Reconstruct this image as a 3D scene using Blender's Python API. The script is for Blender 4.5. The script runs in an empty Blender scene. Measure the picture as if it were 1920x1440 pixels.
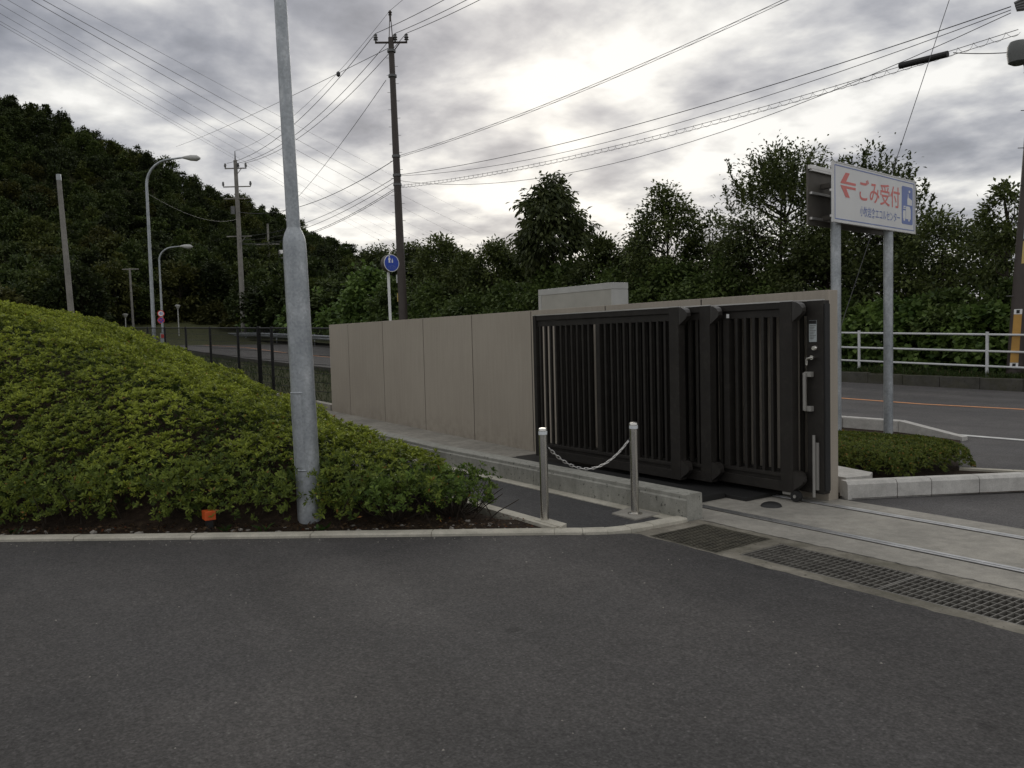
import bpy, bmesh, math, random
import numpy as np
from mathutils import Vector, Matrix

S = bpy.context.scene
R = math.radians
rng = np.random.default_rng(11)
random.seed(5)

# ------------------------------------------------------------------ camera
cam_d = bpy.data.cameras.new("camera")
cam = bpy.data.objects.new("camera", cam_d)
S.collection.objects.link(cam)
S.camera = cam
cam_d.sensor_width = 36.0
cam_d.lens = 36.0 * 1560.0 / 1920.0
cam_d.clip_start = 0.05
cam_d.clip_end = 3000.0
YAW = math.atan2(0.825, 0.565)
PITCH = math.atan(0.056)
CAM = Vector((9.37, -6.76, 1.6))
cam.matrix_world = (Matrix.Translation(CAM) @ Matrix.Rotation(YAW, 4, 'Z')
                    @ Matrix.Rotation(math.pi / 2 - PITCH, 4, 'X') @ Matrix.Rotation(-0.026, 4, 'Z'))
FWD = (-math.sin(YAW), math.cos(YAW))
RGT = (math.cos(YAW), math.sin(YAW))

# ------------------------------------------------------------------ sky and sun
SUN_DIR = Vector((-0.762, 0.562, 0.321)).normalized()
SUN_EL = math.asin(SUN_DIR.z)
world = bpy.data.worlds.new("World")
S.world = world
world.use_nodes = True
wt = world.node_tree
wt.nodes.clear()


def wn(kind, **kw):
    n = wt.nodes.new(kind)
    for k, v in kw.items():
        setattr(n, k, v)
    return n


def wmath(op, a, b=None, clamp=False):
    n = wn('ShaderNodeMath', operation=op, use_clamp=clamp)
    for i, v in enumerate((a, b)):
        if v is None:
            continue
        if isinstance(v, (int, float)):
            n.inputs[i].default_value = v
        else:
            wt.links.new(v, n.inputs[i])
    return n.outputs[0]


tc = wn('ShaderNodeTexCoord')
sep = wn('ShaderNodeSeparateXYZ')
wt.links.new(tc.outputs['Generated'], sep.inputs[0])
zc = wmath('ADD', wmath('MAXIMUM', sep.outputs[2], 0.0), 0.20)
comb = wn('ShaderNodeCombineXYZ')
wt.links.new(wmath('DIVIDE', sep.outputs[0], zc), comb.inputs[0])
wt.links.new(wmath('DIVIDE', sep.outputs[1], zc), comb.inputs[1])


def cloud_noise(scale, detail, rough, dist, off):
    mp = wn('ShaderNodeMapping')
    mp.inputs['Location'].default_value = off
    mp.inputs['Scale'].default_value = (scale, scale, scale)
    wt.links.new(comb.outputs[0], mp.inputs[0])
    n = wn('ShaderNodeTexNoise')
    n.inputs['Scale'].default_value = 1.0
    n.inputs['Detail'].default_value = detail
    n.inputs['Roughness'].default_value = rough
    n.inputs['Distortion'].default_value = dist
    wt.links.new(mp.outputs[0], n.inputs['Vector'])
    return n.outputs['Fac']


n_big = cloud_noise(0.85, 3.0, 0.5, 0.1, (3.1, 7.4, 0.0))
n_mid = cloud_noise(3.1, 7.0, 0.52, 0.12, (4.3, 0.6, 4.0))
dotn = wn('ShaderNodeVectorMath', operation='DOT_PRODUCT')
wt.links.new(tc.outputs['Generated'], dotn.inputs[0])
dotn.inputs[1].default_value = SUN_DIR
glow = wmath('POWER', wmath('MAXIMUM', dotn.outputs['Value'], 0.0), 4.0)
val = wmath('ADD', wmath('MULTIPLY', n_big, 0.55), wmath('MULTIPLY', n_mid, 1.05))
val = wmath('ADD', val, wmath('MULTIPLY', glow, 0.028))
ramp = wn('ShaderNodeValToRGB')
cr = ramp.color_ramp
cr.elements[0].position = 0.575
cr.elements[0].color = (0.255, 0.265, 0.30, 1)
cr.elements[1].position = 0.945
cr.elements[1].color = (1.0, 0.985, 0.945, 1)
for p, c in ((0.66, (0.345, 0.355, 0.395, 1)), (0.735, (0.47, 0.475, 0.505, 1)), (0.81, (0.63, 0.63, 0.64, 1)), (0.88, (0.83, 0.82, 0.795, 1))):
    e = cr.elements.new(p)
    e.color = c
wt.links.new(val, ramp.inputs[0])
bg_c = wn('ShaderNodeBackground')
bg_c.inputs['Strength'].default_value = 1.0
wt.links.new(ramp.outputs[0], bg_c.inputs['Color'])
sky = wn('ShaderNodeTexSky', sky_type='NISHITA', sun_disc=False)
sky.sun_elevation = SUN_EL
sky.sun_rotation = math.atan2(SUN_DIR.x, SUN_DIR.y)
bg_s = wn('ShaderNodeBackground')
bg_s.inputs['Strength'].default_value = 0.08
wt.links.new(sky.outputs[0], bg_s.inputs['Color'])
mixw = wn('ShaderNodeMixShader')
mixw.inputs[0].default_value = 0.93
wt.links.new(bg_s.outputs[0], mixw.inputs[1])
wt.links.new(bg_c.outputs[0], mixw.inputs[2])
wo = wn('ShaderNodeOutputWorld')
wt.links.new(mixw.outputs[0], wo.inputs[0])

sun_d = bpy.data.lights.new("sun", 'SUN')
sun_d.energy = 0.6
sun_d.angle = R(24)
sun_d.color = (1.0, 0.95, 0.86)
sun = bpy.data.objects.new("sun", sun_d)
S.collection.objects.link(sun)
sun.rotation_euler = SUN_DIR.to_track_quat('Z', 'Y').to_euler()

S.view_settings.view_transform = 'Standard'
S.view_settings.look = 'None'
S.view_settings.exposure = 0.0
S.view_settings.gamma = 1.0
S.view_settings.use_curve_mapping = False
S.cycles.max_bounces = 5
S.cycles.diffuse_bounces = 3
S.cycles.glossy_bounces = 2
S.cycles.transmission_bounces = 2
S.cycles.transparent_max_bounces = 4

# ------------------------------------------------------------------ materials


class NT:
    """small node-tree writer"""

    def __init__(self, name):
        self.m = bpy.data.materials.new(name)
        self.m.use_nodes = True
        self.t = self.m.node_tree
        self.b = self.t.nodes['Principled BSDF']
        self.pos = self.t.nodes.new('ShaderNodeNewGeometry').outputs['Position']

    def n(self, kind, **kw):
        x = self.t.nodes.new(kind)
        for k, v in kw.items():
            setattr(x, k, v)
        return x

    def link(self, a, b):
        self.t.links.new(a, b)

    def noise(self, scale, detail=4.0, rough=0.55, stretch=None, dist=0.0):
        v = self.pos
        if stretch:
            mp = self.n('ShaderNodeMapping')
            mp.inputs['Scale'].default_value = stretch
            self.link(v, mp.inputs[0])
            v = mp.outputs[0]
        x = self.n('ShaderNodeTexNoise')
        x.inputs['Scale'].default_value = scale
        x.inputs['Detail'].default_value = detail
        x.inputs['Roughness'].default_value = rough
        x.inputs['Distortion'].default_value = dist
        self.link(v, x.inputs['Vector'])
        return x.outputs['Fac']

    def ramp(self, fac, stops):
        x = self.n('ShaderNodeValToRGB')
        e = x.color_ramp.elements
        e[0].position, e[0].color = stops[0][0], (*stops[0][1], 1)
        e[1].position, e[1].color = stops[-1][0], (*stops[-1][1], 1)
        for p, c in stops[1:-1]:
            q = e.new(p)
            q.color = (*c, 1)
        self.link(fac, x.inputs[0])
        return x.outputs[0]

    def mul(self, a, b, fac=1.0):
        x = self.n('ShaderNodeMix', data_type='RGBA', blend_type='MULTIPLY')
        x.inputs[0].default_value = fac
        self.link(a, x.inputs[6])
        self.link(b, x.inputs[7])
        return x.outputs[2]

    def mix(self, f, a, b):
        x = self.n('ShaderNodeMix', data_type='RGBA')
        self.link(f, x.inputs[0])
        for s, i in ((a, 6), (b, 7)):
            if isinstance(s, tuple):
                x.inputs[i].default_value = (*s, 1)
            else:
                self.link(s, x.inputs[i])
        return x.outputs[2]

    def base(self, c):
        self.link(c, self.b.inputs['Base Color'])

    def bump(self, h, strength, dist=0.01):
        x = self.n('ShaderNodeBump')
        x.inputs['Strength'].default_value = strength
        x.inputs['Distance'].default_value = dist
        self.link(h, x.inputs['Height'])
        self.link(x.outputs[0], self.b.inputs['Normal'])

    def set(self, rough=0.6, metal=0.0, spec=0.5):
        self.b.inputs['Roughness'].default_value = rough
        self.b.inputs['Metallic'].default_value = metal
        self.b.inputs['Specular IOR Level'].default_value = spec
        return self.m


def g(v):
    return (v, v, v)


def plain(name, col, rough=0.6, metal=0.0, var=0.12, scale=3.0, spec=0.5, bump=0.0, bscale=60.0):
    t = NT(name)
    f = t.noise(scale, 5.0, 0.6)
    lo = tuple(c * (1 - var) for c in col)
    hi = tuple(min(1, c * (1 + var)) for c in col)
    t.base(t.ramp(f, [(0.3, lo), (0.7, hi)]))
    if bump:
        t.bump(t.noise(bscale, 3.0, 0.6), bump, 0.005)
    return t.set(rough, metal, spec)


M = {}


def make_asphalt(name, k, spk=1.0, tint=(1.0, 0.985, 0.985), rough=0.74):
    t = NT(name)
    fine = t.ramp(t.noise(62.0, 4.0, 0.75), [(0.30, g(0.45)), (0.50, g(0.95)), (0.70, g(1.65))])
    big = t.ramp(t.noise(0.55, 4.0, 0.6), [(0.35, (0.88, 0.885, 0.90)), (0.65, (1.12, 1.10, 1.08))])
    # long faint wheel tracks towards the gate
    trk = t.ramp(t.noise(1.0, 3.0, 0.5, stretch=(0.16, 1.3, 1.0), dist=0.2), [(0.38, g(0.88)), (0.62, g(1.10))])
    mid = t.ramp(t.noise(4.0, 5.0, 0.65, dist=0.6), [(0.3, g(0.86)), (0.7, g(1.1))])
    mid = t.mul(mid, t.ramp(t.noise(24.0, 3.0, 0.8), [(0.32, g(0.76)), (0.68, g(1.25))]))
    vor = t.n('ShaderNodeTexVoronoi')
    vor.inputs['Scale'].default_value = 46.0
    t.link(t.pos, vor.inputs['Vector'])
    sepc = t.n('ShaderNodeSeparateColor')
    t.link(vor.outputs['Color'], sepc.inputs[0])
    m1 = t.n('ShaderNodeMath', operation='LESS_THAN')
    t.link(vor.outputs['Distance'], m1.inputs[0])
    m1.inputs[1].default_value = 0.26
    m2 = t.n('ShaderNodeMath', operation='GREATER_THAN')
    t.link(sepc.outputs[0], m2.inputs[0])
    m2.inputs[1].default_value = 0.90
    m3 = t.n('ShaderNodeMath', operation='MULTIPLY')
    t.link(m1.outputs[0], m3.inputs[0])
    t.link(m2.outputs[0], m3.inputs[1])
    m4 = t.n('ShaderNodeMath', operation='MULTIPLY')
    t.link(m3.outputs[0], m4.inputs[0])
    m4.inputs[1].default_value = 0.45 * spk
    col = t.ramp(t.noise(1.3, 2.0), [(0.3, tuple(k * 0.95 * c for c in tint)), (0.7, tuple(k * 1.05 * c for c in tint))])
    col = t.mul(t.mul(t.mul(t.mul(col, fine), big), mid), trk)
    # drip stains
    st = t.ramp(t.noise(3.4, 0.0, 0.4), [(0.80, g(1.0)), (0.83, g(0.6))])
    col = t.mul(col, st)
    col = t.mix(m4.outputs[0], col, (0.30, 0.295, 0.28))
    t.base(col)
    t.bump(t.noise(120.0, 3.0, 0.7), 0.55, 0.006)
    return t.set(rough, 0, 0.32)


M['asphalt'] = make_asphalt('lot_asphalt', 0.057, 0.4, (1.05, 0.995, 0.965), 0.82)
M['asphalt_walk'] = make_asphalt('sidewalk_asphalt', 0.050, 0.4, (1.0, 0.985, 1.0))
M['asphalt_road'] = make_asphalt('road_asphalt', 0.086, 0.5, (1.04, 0.99, 0.975))


def make_concrete(name, lo, hi, stain=0.5, rough=0.85, pores=True, moss=0.0, streak=False):
    t = NT(name)
    c = t.ramp(t.noise(1.6, 6.0, 0.62), [(0.3, lo), (0.7, hi)])
    c = t.mul(c, t.ramp(t.noise(9.0, 5.0, 0.7), [(0.3, g(1 - 0.28 * stain)), (0.62, g(1.06))]))
    c = t.mul(c, t.ramp(t.noise(90.0, 3.0, 0.6), [(0.3, g(0.88)), (0.7, g(1.1))]))
    if streak:
        c = t.mul(c, t.ramp(t.noise(3.0, 4.0, 0.6, stretch=(5, 5, 0.5)), [(0.3, g(0.86)), (0.7, g(1.08))]))
    if pores:
        f = t.noise(26.0, 2.0, 0.5)
        c = t.mul(c, t.ramp(f, [(0.655, g(1.0)), (0.70, g(0.40))]))
    if moss:
        f = t.ramp(t.noise(2.3, 6.0, 0.7), [(0.45, g(0.0)), (0.7, g(moss))])
        c = t.mix(f, c, (0.06, 0.058, 0.03))
    t.base(c)
    t.bump(t.noise(70.0, 4.0, 0.65), 0.35, 0.005)
    return t.set(rough, 0, 0.35)


M['slab'] = make_concrete('slab_concrete', (0.245, 0.233, 0.205), (0.375, 0.353, 0.308), 0.85, pores=False)
M['border'] = make_concrete('channel_concrete', (0.13, 0.118, 0.092), (0.31, 0.285, 0.235), 1.3, pores=True, moss=0.7)
M['lowwall'] = make_concrete('low_wall_concrete', (0.27, 0.265, 0.235), (0.37, 0.365, 0.325), 0.6, pores=True, moss=0.22, streak=True)
M['kerb'] = make_concrete('kerb_concrete', (0.40, 0.375, 0.31), (0.56, 0.53, 0.45), 0.7, pores=False, moss=0.18)
M['kerb_white'] = make_concrete('white_kerb_concrete', (0.47, 0.455, 0.425), (0.60, 0.585, 0.55), 0.7, pores=False, moss=0.15)
M['oldkerb'] = make_concrete('old_kerb_concrete', (0.055, 0.053, 0.045), (0.11, 0.105, 0.09), 0.9, moss=0.7)

t = NT('beige_panel')
c = t.ramp(t.noise(0.8, 4.0, 0.55), [(0.3, (0.385, 0.342, 0.284)), (0.7, (0.430, 0.384, 0.322))])
c = t.mul(c, t.ramp(t.noise(5.0, 4.0, 0.6, stretch=(4, 4, 0.22)), [(0.3, g(0.94)), (0.7, g(1.04))]))
c = t.mul(c, t.ramp(t.noise(110.0, 3.0, 0.6), [(0.3, g(0.90)), (0.7, g(1.08))]))
oi = t.n('ShaderNodeObjectInfo')
c = t.mul(c, t.ramp(oi.outputs['Random'], [(0.0, g(0.955)), (1.0, g(1.035))]))
# rain runs below the top edge and splash dirt along the foot
sz = t.n('ShaderNodeSeparateXYZ')
t.link(t.pos, sz.inputs[0])
runs = t.noise(9.0, 3.0, 0.6, stretch=(2.2, 2.2, 0.10))
mr = t.n('ShaderNodeMapRange')
t.link(sz.outputs[2], mr.inputs[0])
for q_, v_ in ((1, 1.15), (2, 1.97), (3, 0.0), (4, 1.0)):
    mr.inputs[q_].default_value = v_
rm = t.n('ShaderNodeMath', operation='MULTIPLY')
t.link(t.ramp(runs, [(0.56, g(0.0)), (0.74, g(0.16))]), rm.inputs[0])
t.link(mr.outputs[0], rm.inputs[1])
c = t.mix(rm.outputs[0], c, (0.16, 0.145, 0.12))
mr2 = t.n('ShaderNodeMapRange')
t.link(sz.outputs[2], mr2.inputs[0])
for q_, v_ in ((1, 0.42), (2, 0.02), (3, 0.0), (4, 1.0)):
    mr2.inputs[q_].default_value = v_
rm2 = t.n('ShaderNodeMath', operation='MULTIPLY')
t.link(t.ramp(t.noise(6.0, 5.0, 0.65), [(0.42, g(0.0)), (0.75, g(0.45))]), rm2.inputs[0])
t.link(mr2.outputs[0], rm2.inputs[1])
c = t.mix(rm2.outputs[0], c, (0.13, 0.11, 0.08))
t.base(c)
t.bump(t.noise(120.0, 3.0, 0.7, stretch=(1, 1, 0.5)), 0.45, 0.006)
M['beige'] = t.set(0.85, 0, 0.3)

t = NT('brown_black_metal')
c = t.ramp(t.noise(4.0, 5.0, 0.6), [(0.3, (0.0175, 0.0152, 0.013)), (0.7, (0.0245, 0.0213, 0.018))])
c = t.mix(t.ramp(t.noise(11.0, 6.0, 0.75), [(0.52, g(0.0)), (0.80, g(0.16))]), c, (0.16, 0.145, 0.12))
t.base(c)
t.link(t.ramp(t.noise(6.0, 5.0, 0.65), [(0.3, g(0.52)), (0.7, g(0.78))]), t.b.inputs['Roughness'])
t.bump(t.noise(200.0, 3.0, 0.6), 0.05, 0.003)
t.b.inputs['Specular IOR Level'].default_value = 0.35
M['gate'] = t.m
M['gate_edge'] = plain('bronze_metal', (0.030, 0.027, 0.024), 0.4, 0.0, 0.1)
M['black'] = plain('black_rubber', (0.012, 0.012, 0.012), 0.6)
M['fence_black'] = plain('black_coated_steel', (0.008, 0.008, 0.008), 0.6, spec=0.25)
M['steel'] = plain('stainless_steel', (0.62, 0.60, 0.56), 0.26, 1.0, 0.08, 6.0)
M['rail'] = plain('worn_rail_steel', (0.62, 0.62, 0.62), 0.33, 0.9, 0.2, 8.0)
M['alum'] = plain('aluminium', (0.55, 0.54, 0.52), 0.4, 0.8, 0.1)
M['grate'] = plain('galvanised_grating', (0.20, 0.19, 0.17), 0.55, 0.55, 0.3, 7.0)
M['grate_old'] = plain('dirty_grating', (0.075, 0.068, 0.05), 0.75, 0.1, 0.4, 9.0)
M['white'] = plain('white_paint', (0.78, 0.78, 0.77), 0.4, 0, 0.06)
M['white_rail'] = plain('white_rail_paint', (0.62, 0.63, 0.63), 0.45, 0, 0.1, 2.0)
M['reflector'] = plain('white_reflector', (0.75, 0.78, 0.80), 0.35)
M['paint_orange'] = plain('orange_road_paint', (0.66, 0.30, 0.13), 0.7, 0, 0.25, 9.0)
M['paint_white'] = plain('white_road_paint', (0.62, 0.62, 0.60), 0.7, 0, 0.2, 9.0)
M['orange'] = plain('orange_plastic', (0.62, 0.095, 0.015), 0.5)
M['pole_brown'] = plain('brown_pole', (0.058, 0.046, 0.040), 0.6, 0, 0.15, 2.0)
M['pole_conc'] = make_concrete('pole_concrete', (0.20, 0.19, 0.175), (0.29, 0.275, 0.25), 0.6, pores=False)
M['wire'] = plain('wire_black', (0.05, 0.05, 0.053), 0.6)
M['wire_far'] = plain('wire_aluminium', (0.16, 0.16, 0.17), 0.5)
M['porcelain'] = plain('grey_porcelain', (0.12, 0.12, 0.12), 0.3)
M['sign_red'] = plain('faded_red_print', (0.66, 0.17, 0.15), 0.5, 0, 0.08)
M['sign_blue'] = plain('faded_blue_print', (0.155, 0.21, 0.46), 0.5, 0, 0.08)
M['sign_white'] = plain('sign_face_white', (0.70, 0.70, 0.69), 0.45, 0, 0.05, 1.5)
M['sign_back'] = plain('sign_back_metal', (0.115, 0.105, 0.09), 0.6, 0.2, 0.35, 2.0)
M['blue_face'] = plain('blue_sign_face', (0.015, 0.06, 0.42), 0.4)
M['red_face'] = plain('red_sign_face', (0.62, 0.06, 0.05), 0.45)
M['yellow'] = plain('yellow_sheet', (0.46, 0.25, 0.05), 0.5, 0, 0.12)
M['yellow_plate'] = plain('yellow_plate', (0.55, 0.42, 0.14), 0.5)
M['lamp_lens'] = plain('lamp_lens', (0.45, 0.45, 0.43), 0.25)
M['dull'] = plain('dull_aluminium', (0.30, 0.29, 0.27), 0.55, 0.3, 0.15)
M['label'] = plain('grey_label', (0.42, 0.46, 0.47), 0.4)

t = NT('galvanised_pole')
v = t.n('ShaderNodeTexVoronoi')
v.inputs['Scale'].default_value = 55.0
t.link(t.pos, v.inputs['Vector'])
c = t.ramp(t.noise(7.0, 5.0, 0.6, stretch=(1, 1, 0.5)), [(0.3, (0.30, 0.325, 0.345)), (0.55, (0.40, 0.425, 0.445)), (0.75, (0.56, 0.585, 0.60))])
sp = t.n('ShaderNodeSeparateColor')
t.link(v.outputs['Color'], sp.inputs[0])
c = t.mul(c, t.ramp(sp.outputs[0], [(0.0, g(0.86)), (1.0, g(1.08))]))
t.base(c)
M['galv'] = t.set(0.48, 0.55, 0.5)

t = NT('bed_soil')
c = t.ramp(t.noise(14.0, 6.0, 0.7), [(0.3, (0.018, 0.012, 0.008)), (0.55, (0.045, 0.030, 0.020)), (0.8, (0.09, 0.065, 0.04))])
c = t.mul(c, t.ramp(t.noise(2.0, 3.0), [(0.3, g(0.7)), (0.7, g(1.15))]))
t.base(c)
t.bump(t.noise(45.0, 4.0, 0.7), 0.9, 0.03)
M['soil'] = t.set(0.95, 0, 0.2)

t = NT('rough_grass_ground')
c = t.ramp(t.noise(3.0, 6.0, 0.7), [(0.3, (0.035, 0.040, 0.016)), (0.55, (0.075, 0.080, 0.034)), (0.8, (0.13, 0.115, 0.065))])
t.base(c)
t.bump(t.noise(20.0, 4.0, 0.7), 0.8, 0.04)
M['ground'] = t.set(0.95, 0, 0.2)

M['bark'] = plain('dark_bark', (0.040, 0.031, 0.023), 0.85, 0, 0.4, 9.0, 0.3)
M['stone'] = plain('pale_pebble', (0.27, 0.25, 0.22), 0.8, 0, 0.3, 12.0)


def make_leaf(name, rough=0.5, trans=0.25, rnd=0.0, gain=1.0):
    t = NT(name)
    a = t.n('ShaderNodeAttribute', attribute_name='col')
    c = a.outputs['Color']
    if rnd:
        oi = t.n('ShaderNodeObjectInfo')
        r1 = t.ramp(oi.outputs['Random'], [(0.0, (0.55, 0.56, 0.52)), (0.35, (0.85, 0.90, 0.75)), (0.7, (1.30, 1.40, 1.0)), (0.9, (1.55, 1.42, 0.95)), (1.0, (1.25, 0.95, 0.7))])
        c = t.mul(c, r1, rnd)
    t.base(c)
    t.b.inputs['Roughness'].default_value = rough
    t.b.inputs['Specular IOR Level'].default_value = 0.22
    tr = t.n('ShaderNodeBsdfTranslucent')
    t.link(c, tr.inputs['Color'])
    mx = t.n('ShaderNodeMixShader')
    mx.inputs[0].default_value = trans
    t.link(t.b.outputs[0], mx.inputs[1])
    t.link(tr.outputs[0], mx.inputs[2])
    t.link(mx.outputs[0], t.t.nodes['Material Output'].inputs[0])
    return t.m


M['leaf'] = make_leaf('tree_leaf', 0.5, 0.3)
M['leaf_hedge'] = make_leaf('azalea_leaf', 0.55, 0.3)
M['leaf_far'] = make_leaf('forest_leaf', 0.65, 0.2, 1.0)

# ------------------------------------------------------------------ mesh helpers
COL = S.collection
ORG = {}


def zg(x):
    """the street climbs gently towards the hill"""
    return float(np.interp(-x, [0, 7, 31.6, 37.5, 46, 60, 90], [0, 0.14, 0.81, 1.0, 1.38, 1.7, 1.9]))


class MB:
    def __init__(self):
        self.v = []
        self.f = []

    def add(self, vs, fs):
        o = len(self.v)
        self.v += [tuple(p) for p in vs]
        self.f += [tuple(i + o for i in f) for f in fs]
        return self

    def box(self, x0, x1, y0, y1, z0, z1, ch=0.0):
        if ch <= 0:
            vs = [(x, y, z) for z in (z0, z1) for y in (y0, y1) for x in (x0, x1)]
            return self.add(vs, [(0, 2, 3, 1), (4, 5, 7, 6), (0, 1, 5, 4), (2, 6, 7, 3), (0, 4, 6, 2), (1, 3, 7, 5)])
        bm = bmesh.new()
        bmesh.ops.create_cube(bm, size=1.0)
        for p in bm.verts:
            p.co = Vector((x0 + (p.co.x + .5) * (x1 - x0), y0 + (p.co.y + .5) * (y1 - y0), z0 + (p.co.z + .5) * (z1 - z0)))
        bmesh.ops.bevel(bm, geom=list(bm.edges), offset=ch, segments=2, affect='EDGES', profile=0.6)
        bm.verts.index_update()
        self.add([p.co[:] for p in bm.verts], [[p.index for p in f.verts] for f in bm.faces])
        bm.free()
        return self

    def tube(self, pts, rad, n=8, cap=True):
        pts = [Vector(p) for p in pts]
        if not hasattr(rad, '__len__'):
            rad = [rad] * len(pts)
        base = len(self.v)
        prev = None
        for i, p in enumerate(pts):
            a = pts[max(i - 1, 0)]
            b = pts[min(i + 1, len(pts) - 1)]
            d = (b - a).normalized()
            if prev is None:
                u = d.cross(Vector((0, 0, 1)))
                if u.length < 1e-3:
                    u = Vector((1, 0, 0))
            else:
                u = prev - d * prev.dot(d)
            u.normalize()
            prev = u
            w = d.cross(u)
            for k in range(n):
                an = 2 * math.pi * k / n
                self.v.append(tuple(p + (u * math.cos(an) + w * math.sin(an)) * rad[i]))
        for i in range(len(pts) - 1):
            for k in range(n):
                k2 = (k + 1) % n
                self.f.append((base + i * n + k, base + i * n + k2, base + (i + 1) * n + k2, base + (i + 1) * n + k))
        if cap:
            self.f.append(tuple(base + k for k in reversed(range(n))))
            self.f.append(tuple(base + (len(pts) - 1) * n + k for k in range(n)))
        return self

    def lathe(self, x, y, prof, n=20, lean=(0, 0)):
        """profile of (radius, z) turned about the vertical"""
        base = len(self.v)
        z0 = prof[0][1]
        for r, z in prof:
            for k in range(n):
                an = 2 * math.pi * k / n
                self.v.append((x + lean[0] * (z - z0) + r * math.cos(an), y + lean[1] * (z - z0) + r * math.sin(an), z))
        for i in range(len(prof) - 1):
            for k in range(n):
                k2 = (k + 1) % n
                self.f.append((base + i * n + k, base + i * n + k2, base + (i + 1) * n + k2, base + (i + 1) * n + k))
        self.f.append(tuple(base + k for k in reversed(range(n))))
        self.f.append(tuple(base + (len(prof) - 1) * n + k for k in range(n)))
        return self

    def prism(self, poly, z0, z1):
        n = len(poly)
        z0f = z0 if callable(z0) else (lambda p: z0)
        z1f = z1 if callable(z1) else (lambda p: z1)
        vs = [(p[0], p[1], z0f(p)) for p in poly] + [(p[0], p[1], z1f(p)) for p in poly]
        fs = [tuple(reversed(range(n))), tuple(range(n, 2 * n))]
        fs += [(i, (i + 1) % n, n + (i + 1) % n, n + i) for i in range(n)]
        return self.add(vs, fs)

    def disc_solid(self, c, nrm, r, thick, n=28):
        nrm = Vector(nrm).normalized()
        c = Vector(c)
        return self.tube([c - nrm * thick / 2, c + nrm * thick / 2], r, n)


def build(name, mb, mat, parent=None, smooth=False, loc=None):
    me = bpy.data.meshes.new(name)
    o0 = ORG[parent.name] if parent is not None else (Vector(loc) if loc is not None else Vector((0, 0, 0)))
    me.from_pydata([(p[0] - o0[0], p[1] - o0[1], p[2] - o0[2]) for p in mb.v], [], mb.f)
    me.materials.append(M[mat] if isinstance(mat, str) else mat)
    if smooth:
        me.polygons.foreach_set('use_smooth', [True] * len(me.polygons))
        me.set_sharp_from_angle(angle=R(38))
    me.update()
    ob = bpy.data.objects.new(name, me)
    COL.objects.link(ob)
    if parent is not None:
        ob.parent = parent
    else:
        ob.location = o0
    ORG[ob.name] = o0
    return ob


def tag(o, label=None, cat=None, group=None, kind=None):
    for k, v in (('label', label), ('category', cat), ('group', group), ('kind', kind)):
        if v:
            o[k] = v
    return o


def thing(name, label, cat, loc=(0, 0, 0), group=None):
    e = bpy.data.objects.new(name, None)
    COL.objects.link(e)
    e.location = loc
    e.empty_display_size = 0.2
    ORG[e.name] = Vector(loc)
    return tag(e, label, cat, group)


def struct(name, mb, mat):
    return tag(build(name, mb, mat), kind='structure')


def np_mesh(name, V, F, mat, col=None):
    """V (n,3), F (m,4) numpy quads"""
    me = bpy.data.meshes.new(name)
    me.vertices.add(len(V))
    me.vertices.foreach_set('co', np.ascontiguousarray(V, dtype=np.float32).ravel())
    k = F.shape[1]
    me.loops.add(F.size)
    me.loops.foreach_set('vertex_index', np.ascontiguousarray(F, dtype=np.int32).ravel())
    me.polygons.add(len(F))
    me.polygons.foreach_set('loop_start', np.arange(0, F.size, k, dtype=np.int32))
    me.polygons.foreach_set('loop_total', np.full(len(F), k, dtype=np.int32))
    if col is not None:
        at = me.attributes.new('col', 'FLOAT_COLOR', 'POINT')
        c4 = np.ones((len(V), 4), dtype=np.float32)
        c4[:, :3] = col
        at.data.foreach_set('color', c4.ravel())
    me.materials.append(M[mat])
    me.update(calc_edges=True)
    return me


def unit(a):
    return a / np.maximum(np.linalg.norm(a, axis=1, keepdims=True), 1e-9)


def leaf_quads(P, Dv, L, W, fold=0.15, rg=rng):
    """one bent diamond leaf for each point: base P, direction Dv"""
    n = len(P)
    Dv = unit(Dv)
    side = unit(np.cross(Dv, rg.normal(size=(n, 3)) * 0.45 + np.array([0, 0, 1.0])))
    up = np.cross(side, Dv)
    L = np.broadcast_to(L, n)[:, None]
    W = np.broadcast_to(W, n)[:, None]
    v0 = P
    v1 = P + Dv * L * 0.55 + side * W * 0.5 + up * W * fold
    v2 = P + Dv * L - up * L * 0.12
    v3 = P + Dv * L * 0.55 - side * W * 0.5 + up * W * fold
    V = np.stack([v0, v1, v2, v3], 1).reshape(-1, 3)
    F = np.arange(4 * n).reshape(n, 4)
    return V, F


def leaf_cols(n, lo, hi, odd=None, p_odd=0.0, rg=rng, t=None):
    t = rg.random(n)[:, None] if t is None else t[:, None]
    c = np.array(lo)[None] * (1 - t) + np.array(hi)[None] * t
    c = c * rg.uniform(0.8, 1.2, (n, 1))
    if odd is not None:
        m = rg.random(n) < p_odd
        c[m] = np.array(odd) * rg.uniform(0.6, 1.2, (m.sum(), 1))
    return np.repeat(c, 4, 0)


# ------------------------------------------------------------------ ground, road, pavements
def sheet(name, xs, ys, zf, mat):
    mb = MB()
    for x in xs:
        for y in ys:
            mb.v.append((x, y, zf(x, y)))
    m = len(ys)
    for i in range(len(xs) - 1):
        for j in range(m - 1):
            mb.f.append((i * m + j, (i + 1) * m + j, (i + 1) * m + j + 1, i * m + j + 1))
    return struct(name, mb, mat)


XS = [1500, 400, 60, 20, 4, 0, -4, -7, -12, -18, -25, -31.6, -37.5, -46, -60, -90, -200, -500, -1500]
XS_UP = list(reversed(XS))
sheet('ground', XS_UP, [-1500, -200, -40, -10, 0, 5, 10, 20, 60, 200, 500, 1500], lambda x, y: zg(x) - 0.5, 'ground')
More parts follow.
